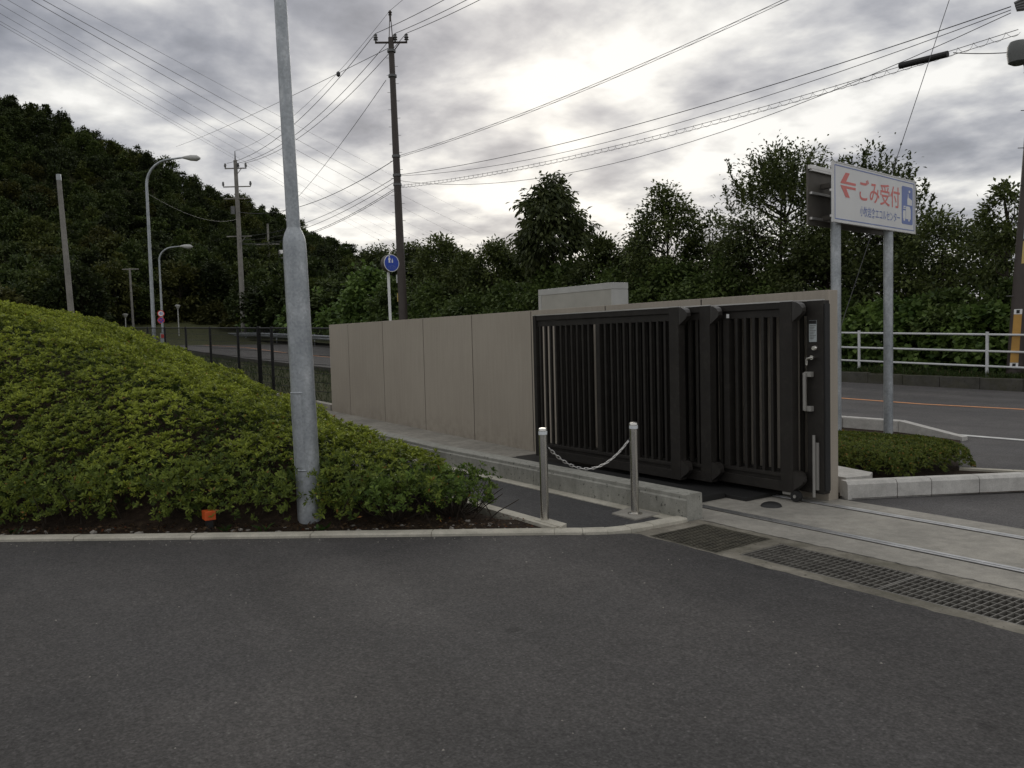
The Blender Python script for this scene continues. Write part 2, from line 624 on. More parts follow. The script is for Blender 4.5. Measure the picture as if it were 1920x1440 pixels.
# land between the lot and the street
sheet('planting_ground', [-74, -60, -46, -37, -31, -25, -18, -12, -7, -4, 0, 3.2, 4.72], [0.151, 1.0, 2.0, 3.5, 5.19], lambda x, y: zg(x) - 0.03, 'ground')
sheet('meadow', list(range(-90, -6, 6)) + [-7.3], [-30, -20, -12, -6, -3, 0.2], lambda x, y: zg(x) - 0.02, 'ground')

# lot asphalt with an uneven torn edge along the drain
edge = [(14.0, -2.235)]
x = 13.9
while x > 4.47:
    edge.append((x, -2.235 + random.uniform(-0.014, 0.014)))
    x -= random.uniform(0.05, 0.14)
lot = [(-14, -26.2), (-14, -45), (30, -45), (30, -2.235)] + edge + [(4.44, -2.27), (4.36, -2.42), (4.25, -2.58), (4.10, -2.752)]
mb = MB()
mb.add([(p[0], p[1], 0.004) for p in lot], [tuple(range(len(lot)))])
struct('lot_asphalt', mb, 'asphalt')

# road, driveway
sheet('road', [-160, -120, -90, -75, -60, -53, -46, -41, -37.5, -34, -31.6, -25, -18, -12, -7, -3, 0, 5, 15, 40], [5.32, 8, 9.9, 12, 14.31], lambda x, y: zg(x), 'asphalt_road')
mb = MB()
dw = [(4.80, 0.152), (14, 0.152), (40, 0.152), (40, 5.325), (1.0, 5.325), (1.0, 3.0), (3.6, 0.6)]
mb.add([(p[0], p[1], 0.0) for p in dw], [tuple(range(len(dw)))])
struct('driveway', mb, 'asphalt_road')


def strip(name, x0, x1, y0, y1, mat, dz=0.006, step=2.0):
    xs = list(np.arange(x0, x1 + 0.01, step))
    mb = MB()
    for xx in xs:
        for yy in (y0, y1):
            mb.v.append((xx, yy, zg(xx) + dz))
    for i in range(len(xs) - 1):
        mb.f.append((2 * i, 2 * i + 2, 2 * i + 3, 2 * i + 1))
    return struct(name, mb, mat)


strip('centre_line', -74, 30, 9.845, 9.995, 'paint_orange', 0.006, 1.0)
strip('edge_line', 2.9, 30, 5.40, 5.55, 'paint_white', 0.006, 1.0)

# sidewalk that climbs between the planting and the low wall
sheet('sidewalk', [-12, -9, -7, -5, -3, -1, 0, 1.5, 3.0, 4.24], [-2.60, -2.1, -1.735], lambda x, y: zg(x) + 0.012, 'asphalt_walk')
mb = MB()
mb.add([(4.24, -2.60, 0.012), (4.30, -2.38, 0.012), (4.33, -1.9, 0.012), (4.36, -1.735, 0.012), (4.24, -1.735, 0.012)], [(0, 1, 2, 3, 4)])
struct('sidewalk', mb, 'asphalt_walk')

# gate slab (the part behind the low wall climbs too)
mb = MB()
mb.box(4.43, 14, -1.475, 0.15, -0.4, 0.0)
struct('gate_slab', mb, 'slab')
mb = MB()
xs = [-11, -7, -5, -3, -1, 0, 4.429]
for xx in xs:
    for yy in (-1.40, -0.7, 0.1):
        mb.v.append((xx, yy, zg(xx) + 0.0))
for i in range(len(xs) - 1):
    for j in (0, 1):
        mb.f.append((i * 3 + j, i * 3 + j + 3, i * 3 + j + 4, i * 3 + j + 1))
struct('wall_apron', mb, 'slab')

# concrete border with the two drain openings
GX0, GX1, GY0, GY1 = 4.58, 5.27, -2.20, -1.56
TX0, TY0, TY1 = 5.40, -2.10, -1.62
mb = MB()
for (a, b, c_, d) in ((4.43, GX0, -2.29, -1.476), (GX0, GX1, GY1, -1.476), (GX0, GX1, -2.29, GY0), (GX1, TX0, -2.29, -1.476),
                      (TX0, 14, TY1, -1.476), (TX0, 14, -2.29, TY0)):
    mb.box(a, b, c_, d, -0.38, -0.001)
mb.box(4.43, 14, -2.29, -1.476, -0.45, -0.30)
struct('drain_channel', mb, 'border')

ck = MB()
xx, yy = 4.5, -1.478
while xx < 13.5:
    x2, y2 = xx + random.uniform(.02, .08), -1.478 + random.uniform(-.012, .012)
    w1 = random.uniform(.002, .005)
    ck.add([(xx, yy - w1, .0022), (x2, y2 - w1, .0022), (x2, y2 + w1, .0022), (xx, yy + w1, .0022)], [(0, 1, 2, 3)])
    xx, yy = x2, y2
struct('slab_joint', ck, 'black')

# flush kerb strips
kerb_w = struct('sidewalk_kerb', MB().box(-12.05, -12.0, -1.73, -1.605, -0.3, 0.2), 'kerb')
x = -12.0
while x < 4.3:
    x1 = min(x + 0.6, 4.36)
    ln = MB()
    zf0, zf1 = zg(x) + 0.02, zg(x1) + 0.02
    a, b = x + 0.003, x1 - 0.003
    ln.add([(a, -1.735, zf0 - .2), (b, -1.735, zf1 - .2), (b, -1.605, zf1 - .2), (a, -1.605, zf0 - .2),
            (a, -1.735, zf0), (b, -1.735, zf1), (b, -1.605, zf1), (a, -1.605, zf0)],
           [(0, 3, 2, 1), (4, 5, 6, 7), (0, 1, 5, 4), (1, 2, 6, 5), (2, 3, 7, 6), (3, 0, 4, 7)])
    build('kerb_block', ln, 'kerb', kerb_w)
    x = x1
kerb_p = struct('planting_kerb', MB().box(-12.05, -12.0, -2.72, -2.60, -0.3, 0.2), 'kerb')
x = -12.0
while x < 3.95:
    x1 = min(x + 0.6, 4.0)
    zf0, zf1 = zg(x) + 0.045, zg(x1) + 0.045
    a, b = x + 0.003, x1 - 0.003
    ln = MB().add([(a, -2.72, zf0 - .25), (b, -2.72, zf1 - .25), (b, -2.60, zf1 - .25), (a, -2.60, zf0 - .25),
                   (a, -2.72, zf0), (b, -2.72, zf1), (b, -2.60, zf1), (a, -2.60, zf0)],
                  [(0, 3, 2, 1), (4, 5, 6, 7), (0, 1, 5, 4), (1, 2, 6, 5), (2, 3, 7, 6), (3, 0, 4, 7)])
    build('kerb_block', ln, 'kerb', kerb_p)
    x = x1

# kerb along the lot, then round the end of the sidewalk
kd = Vector((0.611, 0.792))
kn = Vector((-0.792, 0.611))
K0 = Vector((4.087, -2.764))
path = []
s = -22.0
while s < -0.01:
    path.append(K0 + kd * s)
    s += 1.0
path += [K0, Vector((4.23, -2.59)), Vector((4.34, -2.42)), Vector((4.40, -2.22)), Vector((4.43, -2.0)), Vector((4.445, -1.62))]
kerb_f = struct('lot_kerb', MB().box(-9.6, -9.5, -20.4, -20.3, -0.3, 0.02), 'kerb')
for i in range(len(path) - 1):
    a, b = path[i], path[i + 1]
    d = (b - a).normalized()
    nn = Vector((-d.y, d.x))
    d1 = d2 = nn
    if i > 0:
        d1 = (nn + Vector((-(a - path[i - 1]).normalized().y, (a - path[i - 1]).normalized().x))).normalized()
    if i < len(path) - 2:
        d2 = (nn + Vector((-(path[i + 2] - b).normalized().y, (path[i + 2] - b).normalized().x))).normalized()
    w = 0.125
    gap = 0.004 if i < 21 else 0.0015
    a2, b2 = a + d * gap, b - d * gap
    poly = [a2, b2, b2 + d2 * w, a2 + d1 * w]
    jit = random.uniform(-0.003, 0.003)
    mb = MB().prism(poly, -0.25, 0.028 + jit)
    mb2 = MB()
    inner = [a2 + d1 * .012, b2 + d2 * .012, b2 + d2 * (w - .008), a2 + d1 * (w - .008)]
    vs = [(p.x, p.y, -0.25) for p in poly] + [(p.x, p.y, 0.022 + jit) for p in poly] + [(p.x, p.y, 0.034 + jit) for p in inner]
    mb2.add(vs, [(3, 2, 1, 0), (0, 1, 5, 4), (1, 2, 6, 5), (2, 3, 7, 6), (3, 0, 4, 7), (4, 5, 9, 8), (5, 6, 10, 9), (6, 7, 11, 10), (7, 4, 8, 11), (8, 9, 10, 11)])
    build('kerb_block', mb2, 'kerb', kerb_f)

# far kerb and verge
kerb_far = struct('road_kerb', MB().box(3.0, 40, 14.30, 14.46, -0.2, 0.30).prism([(-10, 14.30), (-10, 14.46), (-31, 14.46), (-31, 14.30)][::-1], -0.3, lambda p: zg(p[0]) + 0.30)
                  .prism([(-31.01, 14.30), (-75, 14.30), (-75, 14.46), (-31.01, 14.46)], -0.3, lambda p: zg(p[0]) + 0.28), 'oldkerb')
for i in range(13):
    xa = 3.0 - i
    z1 = zg(xa) + random.uniform(0.28, 0.31)
    build('kerb_block', MB().box(xa - 0.992, xa - 0.004, 14.30 + random.uniform(0, .008), 14.46, -0.2, z1, 0.012), 'oldkerb', kerb_far)
sheet('verge', [-160, -90, -60, -46, -37.5, -31, -18, -7, 0, 20, 60], [14.461, 15.2, 17, 22, 40, 120], lambda x, y: zg(x) + 0.27 + 0.02 * (y - 14.46) ** 0.8, 'ground')

# ------------------------------------------------------------------ boundary wall
wall = thing('boundary_wall', 'long beige panelled wall behind the dark sliding gate', 'wall', (0, 0.07, 0))
joints = [-7.26, -6.28, -4.70, -3.13, -1.56, 0.0, 1.565, 3.13, 4.69]
for a, b in zip(joints[:-1], joints[1:]):
    build('panel', MB().box(a + 0.009, b - 0.009, 0.0, 0.148, -0.3, 1.962, 0.004), 'beige', wall)
build('joint_backing', MB().box(-7.24, 4.67, 0.007, 0.13, -0.3, 1.955), 'gate', wall)

# low concrete wall beside the sidewalk
low = thing('low_wall', 'low grey concrete wall edging the sidewalk beside the gate', 'wall', (0, -1.5, 0))
xs_low = [-9.0, -6.0, -3.0, 0.0, 2.2, 4.42]
for a, b in zip(xs_low[:-1], xs_low[1:]):
    za, zb = zg(a), zg(b)
    a2, b2 = a + 0.003, b - 0.003
    end = b == xs_low[-1]
    prof = [(-1.603, -0.3), (-1.603, 0.172), (-1.588, 0.186), (-1.588, 0.215), (-1.58, 0.222), (-1.405, 0.222), (-1.397, 0.214), (-1.397, -0.3)]
    vs = [(a2, y, z + za) for y, z in prof]
    if end:
        vs += [(b2 - (0.016 if z > 0.18 else 0), y, z + zb) for y, z in prof]
    else:
        vs += [(b2, y, z + zb) for y, z in prof]
    n = len(prof)
    fs = [tuple(range(n)), tuple(reversed(range(n, 2 * n)))] + [(i, i + n, (i + 1) % n + n, (i + 1) % n) for i in range(n)]
    build('wall_segment', MB().add(vs, fs), 'lowwall', low)

# beige cabinet behind the wall
cab = thing('panel_cabinet', 'pale beige framed cabinet rising behind the boundary wall', 'cabinet', (-0.06, 0.95, 0))
build('body', MB().box(-0.90, 0.78, 0.815, 1.09, 0.0, 2.295), plain('cabinet_paint', (0.37, 0.36, 0.32), 0.6), cab)
M['cab_frame'] = plain('cabinet_frame', (0.43, 0.43, 0.41), 0.45)
build('frame_rail', MB().box(-0.91, 0.79, 0.808, 1.097, 2.225, 2.312, 0.003), 'cab_frame', cab)
build('frame_post', MB().box(-0.91, -0.84, 0.808, 1.097, 0.0, 2.219, 0.003), 'cab_frame', cab)
build('frame_post', MB().box(0.762, 0.79, 0.808, 1.097, 0.0, 2.219, 0.003), 'cab_frame', cab)

# ------------------------------------------------------------------ sliding gate leaves
Z0, Z1 = 0.085, 1.862


def slat_mesh(depth, w):
    mb = MB().box(-w / 2, w / 2, 0, depth, 0.0, 1.47)
    me = bpy.data.meshes.new('slat')
    me.from_pydata(mb.v, [], mb.f)
    me.materials.append(M['gate'])
    return me


SLAT = slat_mesh(0.034, 0.030)


def gate_leaf(label, x0, x1, yf, slats, stile_w=0.135, mids=(), wheel=False, caps=True):
    g_ = thing('gate_leaf', label, 'gate', ((x0 + x1) / 2, yf + 0.05, Z0), 'leaves of the sliding gate')
    yb = yf + 0.09
    build('top_rail', MB().box(x0 + 0.06, x1 - stile_w, yf + 0.012, yb, Z1 - 0.062, Z1, 0.006).box(x0 + 0.06, x1 - stile_w, yf + 0.030, yb - 0.01, Z1 - 0.135, Z1 - 0.064), 'gate', g_)
    build('bottom_rail', MB().box(x0 + 0.06, x1 - stile_w, yf + 0.006, yb, Z0, Z0 + 0.10, 0.006).box(x0 + 0.06, x1 - stile_w, yf + 0.026, yb - 0.01, Z0 + 0.102, Z0 + 0.135)
          .box(x0 + 0.06, x1 - stile_w, yf + 0.004, yb, Z0 + 0.137, Z0 + 0.172, 0.004), 'gate', g_)
    build('stile', MB().box(x0, x0 + 0.06, yf, yb + 0.004, Z0, Z1 + 0.002, 0.005), 'gate', g_)
    build('stile', MB().box(x1 - stile_w, x1, yf, yb + 0.004, Z0, Z1 + 0.002, 0.006), 'gate', g_)
    build('top_highlight_strip', MB().box(x0, x1, yf + 0.002, yf + 0.022, Z1 + 0.0025, Z1 + 0.0125), 'alum', g_)  # pale strip added to stand in for the highlight along the leaf's top edge
    for m_ in mids:
        build('stile', MB().box(m_ - 0.035, m_ + 0.035, yf + 0.002, yb, Z0 + 0.173, Z1 - 0.137, 0.004), 'gate', g_)
    zb, sc = Z0 + 0.165, (Z1 - 0.13 - (Z0 + 0.165)) / 1.47
    for xs_ in slats:
        o = bpy.data.objects.new('slat', SLAT)
        COL.objects.link(o)
        o.parent = g_
        o.location = Vector((xs_, yf + 0.018, zb)) - ORG[g_.name]
        o.scale = (1, 1, sc)
    if caps:
        for zt_, zb_ in ((Z1 - 0.004, Z1 - 0.185), (Z0 + 0.205, Z0 + 0.02)):
            hh = zt_ - zb_
            pf = [(0.0, zt_), (0.045, zt_ - 0.004), (0.078, zt_ - 0.022), (0.100, zt_ - 0.055), (0.104, zt_ - hh * 0.48), (0.088, zt_ - hh * 0.62), (0.0, zb_)]
            n = len(pf)
            vs = [(x1 + px, yf + 0.006 + (0.012 if px > .08 else 0), pz) for px, pz in pf] + [(x1 + px, yf + 0.088 - (0.012 if px > .08 else 0), pz) for px, pz in pf]
            fs = [tuple(range(n)), tuple(reversed(range(n, 2 * n)))] + [(i + n, (i + 1) % n + n, (i + 1) % n, i) for i in range(n)]
            build('roller_cap', MB().add(vs, fs), 'gate_edge', g_)
    if wheel:
        build('wheel_bracket', MB().box(x1 - 0.13, x1 + 0.03, yf + 0.02, yf + 0.075, 0.06, Z0 - 0.001), 'alum', g_)
        w_ = build('wheel', MB().tube([(x1 + 0.02, yf + 0.005, 0.055), (x1 + 0.02, yf + 0.05, 0.055)], 0.052, 18), 'black', g_)
        build('hub', MB().tube([(x1 + 0.02, yf - 0.004, 0.055), (x1 + 0.02, yf + 0.004, 0.055)], 0.016, 10), 'alum', w_)
    return g_


P_ = 0.105
gate_leaf('dark brown gate leaf with an extra middle upright, hiding the other leaves', 0.80, 3.325, -0.55, [0.925 + P_ * i for i in range(10)] + [2.165 + P_ * i for i in range(10)], mids=(2.055,))
gate_leaf('dark brown gate leaf showing only a few slats between two uprights', 1.10, 3.625, -0.42, [1.235 + P_ * i for i in range(22)])
gate_leaf('dark brown gate leaf with thin bright gaps and a caster wheel below', 2.05, 4.50, -0.29, [2.16 + P_ * i for i in range(22)], mids=(3.72,), wheel=True)
lead = gate_leaf('leading gate leaf with the lock plate, lever handle and grip bar', 2.30, 4.735, -0.15, [2.488 + P_ * i for i in range(20)], stile_w=0.175, caps=False)
yl = -0.15
lab = build('label_plate', MB().box(4.588, 4.668, yl - 0.0035, yl - 0.0005, 1.487, 1.685), 'label', lead)
build('label_heading', MB().box(4.590, 4.666, yl - 0.006, yl - 0.0037, 1.652, 1.683), 'black', lab)
lm = MB()
for k in range(9):
    lm.box(4.596, 4.660 - (k % 3) * 0.012, yl - 0.006, yl - 0.0037, 1.635 - k * 0.015, 1.639 - k * 0.015)
build('label_print', lm, 'sign_back', lab)
build('lock_cylinder', MB().tube([(4.650, yl, 1.43), (4.650, yl - 0.012, 1.43), (4.650, yl - 0.03, 1.43)], [0.030, 0.028, 0.018], 18), 'steel', lead, True)
hd = build('lever_handle', MB().tube([(4.648, yl, 1.345), (4.648, yl - 0.055, 1.345)], 0.020, 14).tube([(4.66, yl - 0.045, 1.345), (4.60, yl - 0.05, 1.338), (4.592, yl - 0.05, 1.325), (4.592, yl - 0.05, 1.275)], 0.013, 10), 'steel', lead, True)
gp = build('grip_bar', MB().box(4.567, 4.592, yl - 0.075, yl - 0.05, 0.855, 1.205, 0.004), 'dull', lead)
for zz in (1.19, 0.872):
    build('grip_bracket', MB().box(4.566, 4.635, yl - 0.052, yl - 0.001, zz - 0.024, zz + 0.024, 0.004), 'dull', lead)
db = build('drop_bolt', MB().tube([(4.655, yl - 0.035, 0.055), (4.655, yl - 0.035, 0.63)], 0.0135, 12), 'dull', lead)
build('bolt_guide', MB().box(4.628, 4.69, yl - 0.022, yl - 0.001, 0.12, 0.56, 0.004), 'dull', lead)
build('warning_tag', MB().box(4.497, 4.527, yl - 0.005, yl - 0.001, 1.742, 1.775), 'white', lead)
build('edge_gasket', MB().box(4.7355, 4.750, yl + 0.01, yl + 0.08, Z0 + 0.03, Z1 - 0.03), 'black', lead)
tag_o = build('corner_tag', MB().box(3.735, 3.768, -0.296, -0.291, 1.735, 1.775), 'white', None, loc=(3.75, -0.293, 1.735))
tag(tag_o, 'small white tag stuck on a gate rail above the slats', 'tag')

# black steel track housing behind the low wall
th = thing('track_housing', 'flat black steel track housing below the gate leaves', 'housing', (2.3, -0.7, 0))
build('cover_plate', MB().box(0.55, 3.96, -1.30, -0.60, 0.0, 0.058, 0.006), 'black', th)
build('channel', MB().box(0.40, 4.20, -0.585, -0.04, 0.0, 0.036, 0.004), 'black', th)

# rails in the slab
for y0, nm in ((-1.055, 'worn steel gate rail in the slab nearer the drain grating'), (-0.165, 'worn steel gate rail in the slab running out from the wall end')):
    rl = thing('gate_rail', nm, 'rail', (9, y0, 0), 'gate rails')
    xr0 = 4.06 if y0 < -0.5 else 4.20
    build('rail_bed', MB().box(xr0, 14, y0 - 0.045, y0 + 0.045, -0.02, 0.0035), 'gate', rl)
    build('rail_strip', MB().box(xr0, 14, y0 + 0.006, y0 + 0.040, 0.0, 0.0095, 0.002), 'rail', rl)
    build('rail_strip', MB().box(xr0, 14, y0 - 0.036, y0 - 0.012, 0.0, 0.0095, 0.002), 'rail', rl)

# gate stop dome
gs = MB()
for i in range(5):
    a = math.pi / 2 * i / 4
    gs.v += [(4.485 + 0.095 * math.cos(a) * math.cos(2 * math.pi * k / 20), -0.58 + 0.095 * math.cos(a) * math.sin(2 * math.pi * k / 20), 0.042 * math.sin(a)) for k in range(20)]
gs.f += [(i * 20 + k, i * 20 + (k + 1) % 20, (i + 1) * 20 + (k + 1) % 20, (i + 1) * 20 + k) for i in range(4) for k in range(20)]
tag(build('gate_stop', gs, 'black', None, True, (4.485, -0.58, 0)), 'small black rubber dome on the concrete slab', 'stopper')


# ------------------------------------------------------------------ drain gratings
def grating(label, x0, x1, y0, y1, px, py, mat, wx=0.006, wy=0.005):
    gr = thing('drain_grating', label, 'grating', ((x0 + x1) / 2, (y0 + y1) / 2, 0))
    f = 0.012
    build('frame', MB().box(x0, x1, y0, y0 + f, -0.045, -0.002).box(x0, x1, y1 - f, y1, -0.045, -0.002).box(x0, x0 + f, y0 + f, y1 - f, -0.045, -0.002)
          .box(x1 - f, x1, y0 + f, y1 - f, -0.045, -0.002), mat, gr)
    mb = MB()
    x = x0 + px
    while x < x1 - px * 0.5:
        mb.box(x - wx / 2, x + wx / 2, y0 + f, y1 - f, -0.045, -0.003)
        x += px
    tag(build('bearing_bars', mb, mat, gr), kind='stuff')
    mb = MB()
    y = y0 + py
    while y < y1 - py * 0.5:
        mb.box(x0 + f, x1 - f, y - wy / 2, y + wy / 2, -0.020, -0.006)
        y += py
    tag(build('cross_bars', mb, mat, gr), kind='stuff')
    return gr


grating('dirty mossy square grating at the end of the low wall', GX0 + .004, GX1 - .004, GY0 + .004, GY1 - .004, 0.066, 0.036, 'grate_old', 0.010, 0.012)
x = TX0 + 0.004
for nm in ('long galvanised drain grating next to the mossy square one', 'long galvanised drain grating further along the slab edge', 'long galvanised drain grating at the far end of the row'):
    x1 = x + (1.06 if x < 6 else 1.4)
    grating(nm, x, x1, TY0 + .004, TY1 - .004, 0.044, 0.096, 'grate', 0.0065, 0.007)
    x = x1 + 0.006

# ------------------------------------------------------------------ bollards and chain


def bollard(x, y, label, plate=False):
    b = thing('bollard', label, 'bollard', (x, y, 0.012), 'chain bollards')
    z = 0.012
    build('post', MB().lathe(x, y, [(0.036, z), (0.036, 0.775)], 24), 'steel', b, True)
    build('reflector_band', MB().lathe(x, y, [(0.0375, 0.776), (0.0375, 0.806)], 24), 'reflector', b, True)
    build('cap', MB().lathe(x, y, [(0.039, 0.807), (0.039, 0.818), (0.033, 0.829), (0.015, 0.834)], 24), 'steel', b, True)
    build('chain_eye', MB().tube([(x - 0.012, y - 0.02, 0.675), (x - 0.028, y - 0.034, 0.675)] if plate else [(x + 0.012, y + 0.02, 0.665), (x + 0.03, y + 0.034, 0.665)], 0.014, 12), 'black', b)
    if plate:
        build('base_plate', MB().prism([(3.835, -1.935), (4.16, -1.955), (4.13, -1.64), (3.75, -1.64)], 0.005, 0.024), 'slab', b)
        build('base_ring', MB().lathe(x, y, [(0.066, 0.0245), (0.066, 0.031), (0.040, 0.040)], 26), 'steel', b, True)
    else:
        build('footing', MB().prism([(x - 0.07, y - 0.07), (x + 0.30, y - 0.06), (x + 0.24, y + 0.045), (x - 0.05, y + 0.05)], 0.0, 0.050), 'kerb', b)
    return b


bollard(3.747, -2.607, 'stainless bollard at the planting edge of the sidewalk')
bollard(3.986, -1.796, 'stainless bollard on a square plate beside the low wall', True)
ch = thing('barrier_chain', 'silver link chain sagging between two stainless bollards', 'chain', (3.87, -2.2, 0.45))
A = Vector((3.775, -2.573, 0.662))
B = Vector((3.958, -1.830, 0.672))
NL = 25
pts = []
for i in range(NL + 1):
    u = i / NL
    p = A.lerp(B, u)
    p.z -= 0.86 * u * (1 - u)
    pts.append(p)
# re-space evenly
seg = [0]
for i in range(NL):
    seg.append(seg[-1] + (pts[i + 1] - pts[i]).length)
tot = seg[-1]
even = []
for k in range(NL + 1):
    t_ = tot * k / NL
    j = max(i for i in range(NL + 1) if seg[i] <= t_ + 1e-9)
    j = min(j, NL - 1)
    even.append(pts[j].lerp(pts[j + 1], (t_ - seg[j]) / (seg[j + 1] - seg[j])))
ll = tot / NL
lk = MB()
loop = []
for k in range(14):
    an = 2 * math.pi * k / 14
    cx_ = (ll * 0.5 + 0.004) - 0.011
    loop.append((math.copysign(cx_, math.cos(an)) * (abs(math.cos(an)) > 0.2) + 0.0105 * math.cos(an), 0.0105 * math.sin(an), 0))
loop.append(loop[0])
loop.append(loop[1])
lk.tube(loop[:-1], 0.0042, 6, False)
lme = bpy.data.meshes.new('link')
lme.from_pydata(lk.v, [], lk.f)
lme.materials.append(M['alum'])
for k in range(NL):
    a, b = even[k], even[k + 1]
    o = bpy.data.objects.new('link', lme)
    COL.objects.link(o)
    o.parent = ch
    d = (b - a).normalized()
    up = Vector((0, 0, 1))
    sd = d.cross(up).normalized()
    up = sd.cross(d)
    if k % 2:
        sd, up = (sd * 0.5 + up * 0.87).normalized(), (up * 0.5 - sd * 0.87).normalized()
    mm = Matrix((d, sd, up)).transposed().to_4x4()
    mm.translation = (a + b) / 2 - ORG[ch.name]
    o.matrix_local = mm

# ------------------------------------------------------------------ main steel pole in the hedge
mp = thing('lamp_pole', 'thick galvanised steel pole standing in the azalea bed', 'pole', (2.397, -4.161, 0.0))
px_, py_ = 2.397, -4.161
LEAN = (-0.0105, -0.0145)
build('lower_shaft', MB().lathe(px_, py_, [(0.108, -0.1), (0.105, 0.5), (0.100, 2.36), (0.098, 2.45), (0.092, 2.50), (0.078, 2.545), (0.062, 2.575), (0.058, 2.59)], 32, LEAN), 'galv', mp, True)
build('upper_shaft', MB().lathe(px_ + LEAN[0] * 2.66, py_ + LEAN[1] * 2.66, [(0.0575, 2.56), (0.056, 3.4), (0.050, 5.2), (0.045, 7.2)], 28, LEAN), 'galv', mp, True)
hz = []
hx, hy = RGT[0] * -0.55 - FWD[0] * 0.83, RGT[1] * -0.55 - FWD[1] * 0.83
hl = math.hypot(hx, hy)
hx, hy = hx / hl, hy / hl
tx, ty = -hy, hx


def on_pole(off, z, r=0.104):
    an = off / 0.1
    return (px_ + LEAN[0] * z + (hx * math.cos(an) + tx * math.sin(an)) * r, py_ + LEAN[1] * z + (hy * math.cos(an) + ty * math.sin(an)) * r, z)


hatch = MB()
for (u0, u1, z0_, z1_) in ((-0.075, -0.070, 0.50, 1.17), (0.070, 0.075, 0.50, 1.17)):
    hatch.tube([on_pole(u0, z0_), on_pole(u0, (z0_ + z1_) / 2), on_pole(u0, z1_)], 0.006, 6)
for z_ in (0.50, 1.17):
    hatch.tube([on_pole(-0.075 + 0.015 * k, z_) for k in range(11)], 0.008, 6)
build('access_cover', hatch, 'galv', mp)
build('lamp_head', MB().box(px_ - 0.6, px_ + 0.15, py_ - 0.28, py_ - 0.02, 7.2, 7.32, 0.03), 'galv', mp)

# orange marker in the bed
om = thing('survey_marker', 'small orange topped marker stake at the edge of the planting bed', 'marker', (2.03, -4.93, 0))
build('cap', MB().box(1.975, 2.085, -4.975, -4.885, 0.105, 0.182, 0.004), 'orange', om)
build('stake', MB().box(1.995, 2.065, -4.955, -4.905, -0.05, 0.104), 'black', om)

# ------------------------------------------------------------------ entrance island kerbs
isl = struct('island_kerb', MB().prism([(-74, 5.19), (-46, 5.19), (-31, 5.19), (-7, 5.19), (0.0, 5.19), (0.0, 5.325), (-7, 5.325), (-31, 5.325), (-46, 5.325), (-74, 5.325)], -0.2, lambda p: zg(p[0]) + 0.13), 'oldkerb')
kfp = [Vector((4.765, 0.165)), Vector((5.00, 0.60)), Vector((5.165, 0.90)), Vector((5.40, 1.315)), Vector((5.645, 1.75)), Vector((5.92, 2.22)), Vector((5.95, 2.60)), Vector((5.55, 2.86))]
for a, b in zip(kfp[:-1], kfp[1:]):
    d = (b - a).normalized()
    nn = Vector((-d.y, d.x))
    a2, b2 = a + d * .004, b - d * .004
    w = 0.15
    o_ = [a2, b2, b2 + nn * w, a2 + nn * w]
    i_ = [a2 + nn * .03, b2 + nn * .03, b2 + nn * (w - .02), a2 + nn * (w - .02)]
    vs = [(p.x, p.y, -0.2) for p in o_] + [(p.x, p.y, 0.14) for p in o_] + [(p.x, p.y, 0.168) for p in i_]
    build('kerb_block', MB().add(vs, [(3, 2, 1, 0), (0, 1, 5, 4), (1, 2, 6, 5), (2, 3, 7, 6), (3, 0, 4, 7), (4, 5, 9, 8), (5, 6, 10, 9), (6, 7, 11, 10), (7, 4, 8, 11), (8, 9, 10, 11)]), 'kerb_white', isl)
low_k = [Vector((5.50, 2.92)), Vector((5.06, 2.72)), Vector((4.60, 2.50))]
for a, b in zip(low_k[:-1], low_k[1:]):
    d = (b - a).normalized()
    nn = Vector((-d.y, d.x))
    build('kerb_block', MB().prism([a + d * .004, b - d * .004, b + nn * .1, a + nn * .1], -0.2, 0.035), 'kerb', isl)
xk = [0.1, 0.75, 1.35, 2.30]
for a, b in zip(xk[:-1], xk[1:]):
    build('kerb_block', MB().box(a + .005, b - .005, 5.17, 5.33, -0.2, 0.185, 0.02), 'kerb_white', isl)
vs = [(2.305, 5.17, -.2), (3.42, 4.86, -.2), (3.42, 5.0, -.2), (2.305, 5.33, -.2), (2.305, 5.17, .183), (3.42, 4.86, .055), (3.42, 5.0, .055), (2.305, 5.33, .183)]
build('kerb_block', MB().add(vs, [(3, 2, 1, 0), (4, 5, 6, 7), (0, 1, 5, 4), (1, 2, 6, 5), (2, 3, 7, 6), (3, 0, 4, 7)]), 'kerb_white', isl)
mb = MB()
ip = [(4.8, .2), (5.1, .75), (5.7, 1.75), (5.85, 2.5), (5.5, 2.8), (4.6, 2.5), (4.1, 3.4), (3.4, 4.85), (2.3, 5.17), (-0.5, 5.17), (-0.5, .16)]
mb.add([(p[0], p[1], 0.012) for p in ip], [tuple(range(len(ip)))])
struct('planting_bed', mb, 'soil')
cb = MB().prism([(4.02, 0.42), (4.62, 0.36), (4.70, 0.62), (4.62, 0.80), (4.05, 0.95)], 0.0, 0.17)
tag(build('concrete_block', cb, 'kerb_white', None, loc=(4.3, 0.6, 0)), 'pale concrete block behind the end of the boundary wall', 'block')

# ------------------------------------------------------------------ two-sided direction sign on two posts
sg = thing('direction_sign', 'white two-sided direction sign with red arrow on two steel posts', 'sign', (2.6, 3.8, 0))
su = Vector((-0.1345, 0.991, 0))
sn = Vector((0.991, 0.1345, 0))
SW, SH = 2.535, 0.775
S0 = Vector((2.797, 2.755, 2.975)) + sn * 0.05      # lower left corner of the face


def sp(u, v, n_):
    return S0 + su * u + Vector((0, 0, v)) + sn * n_


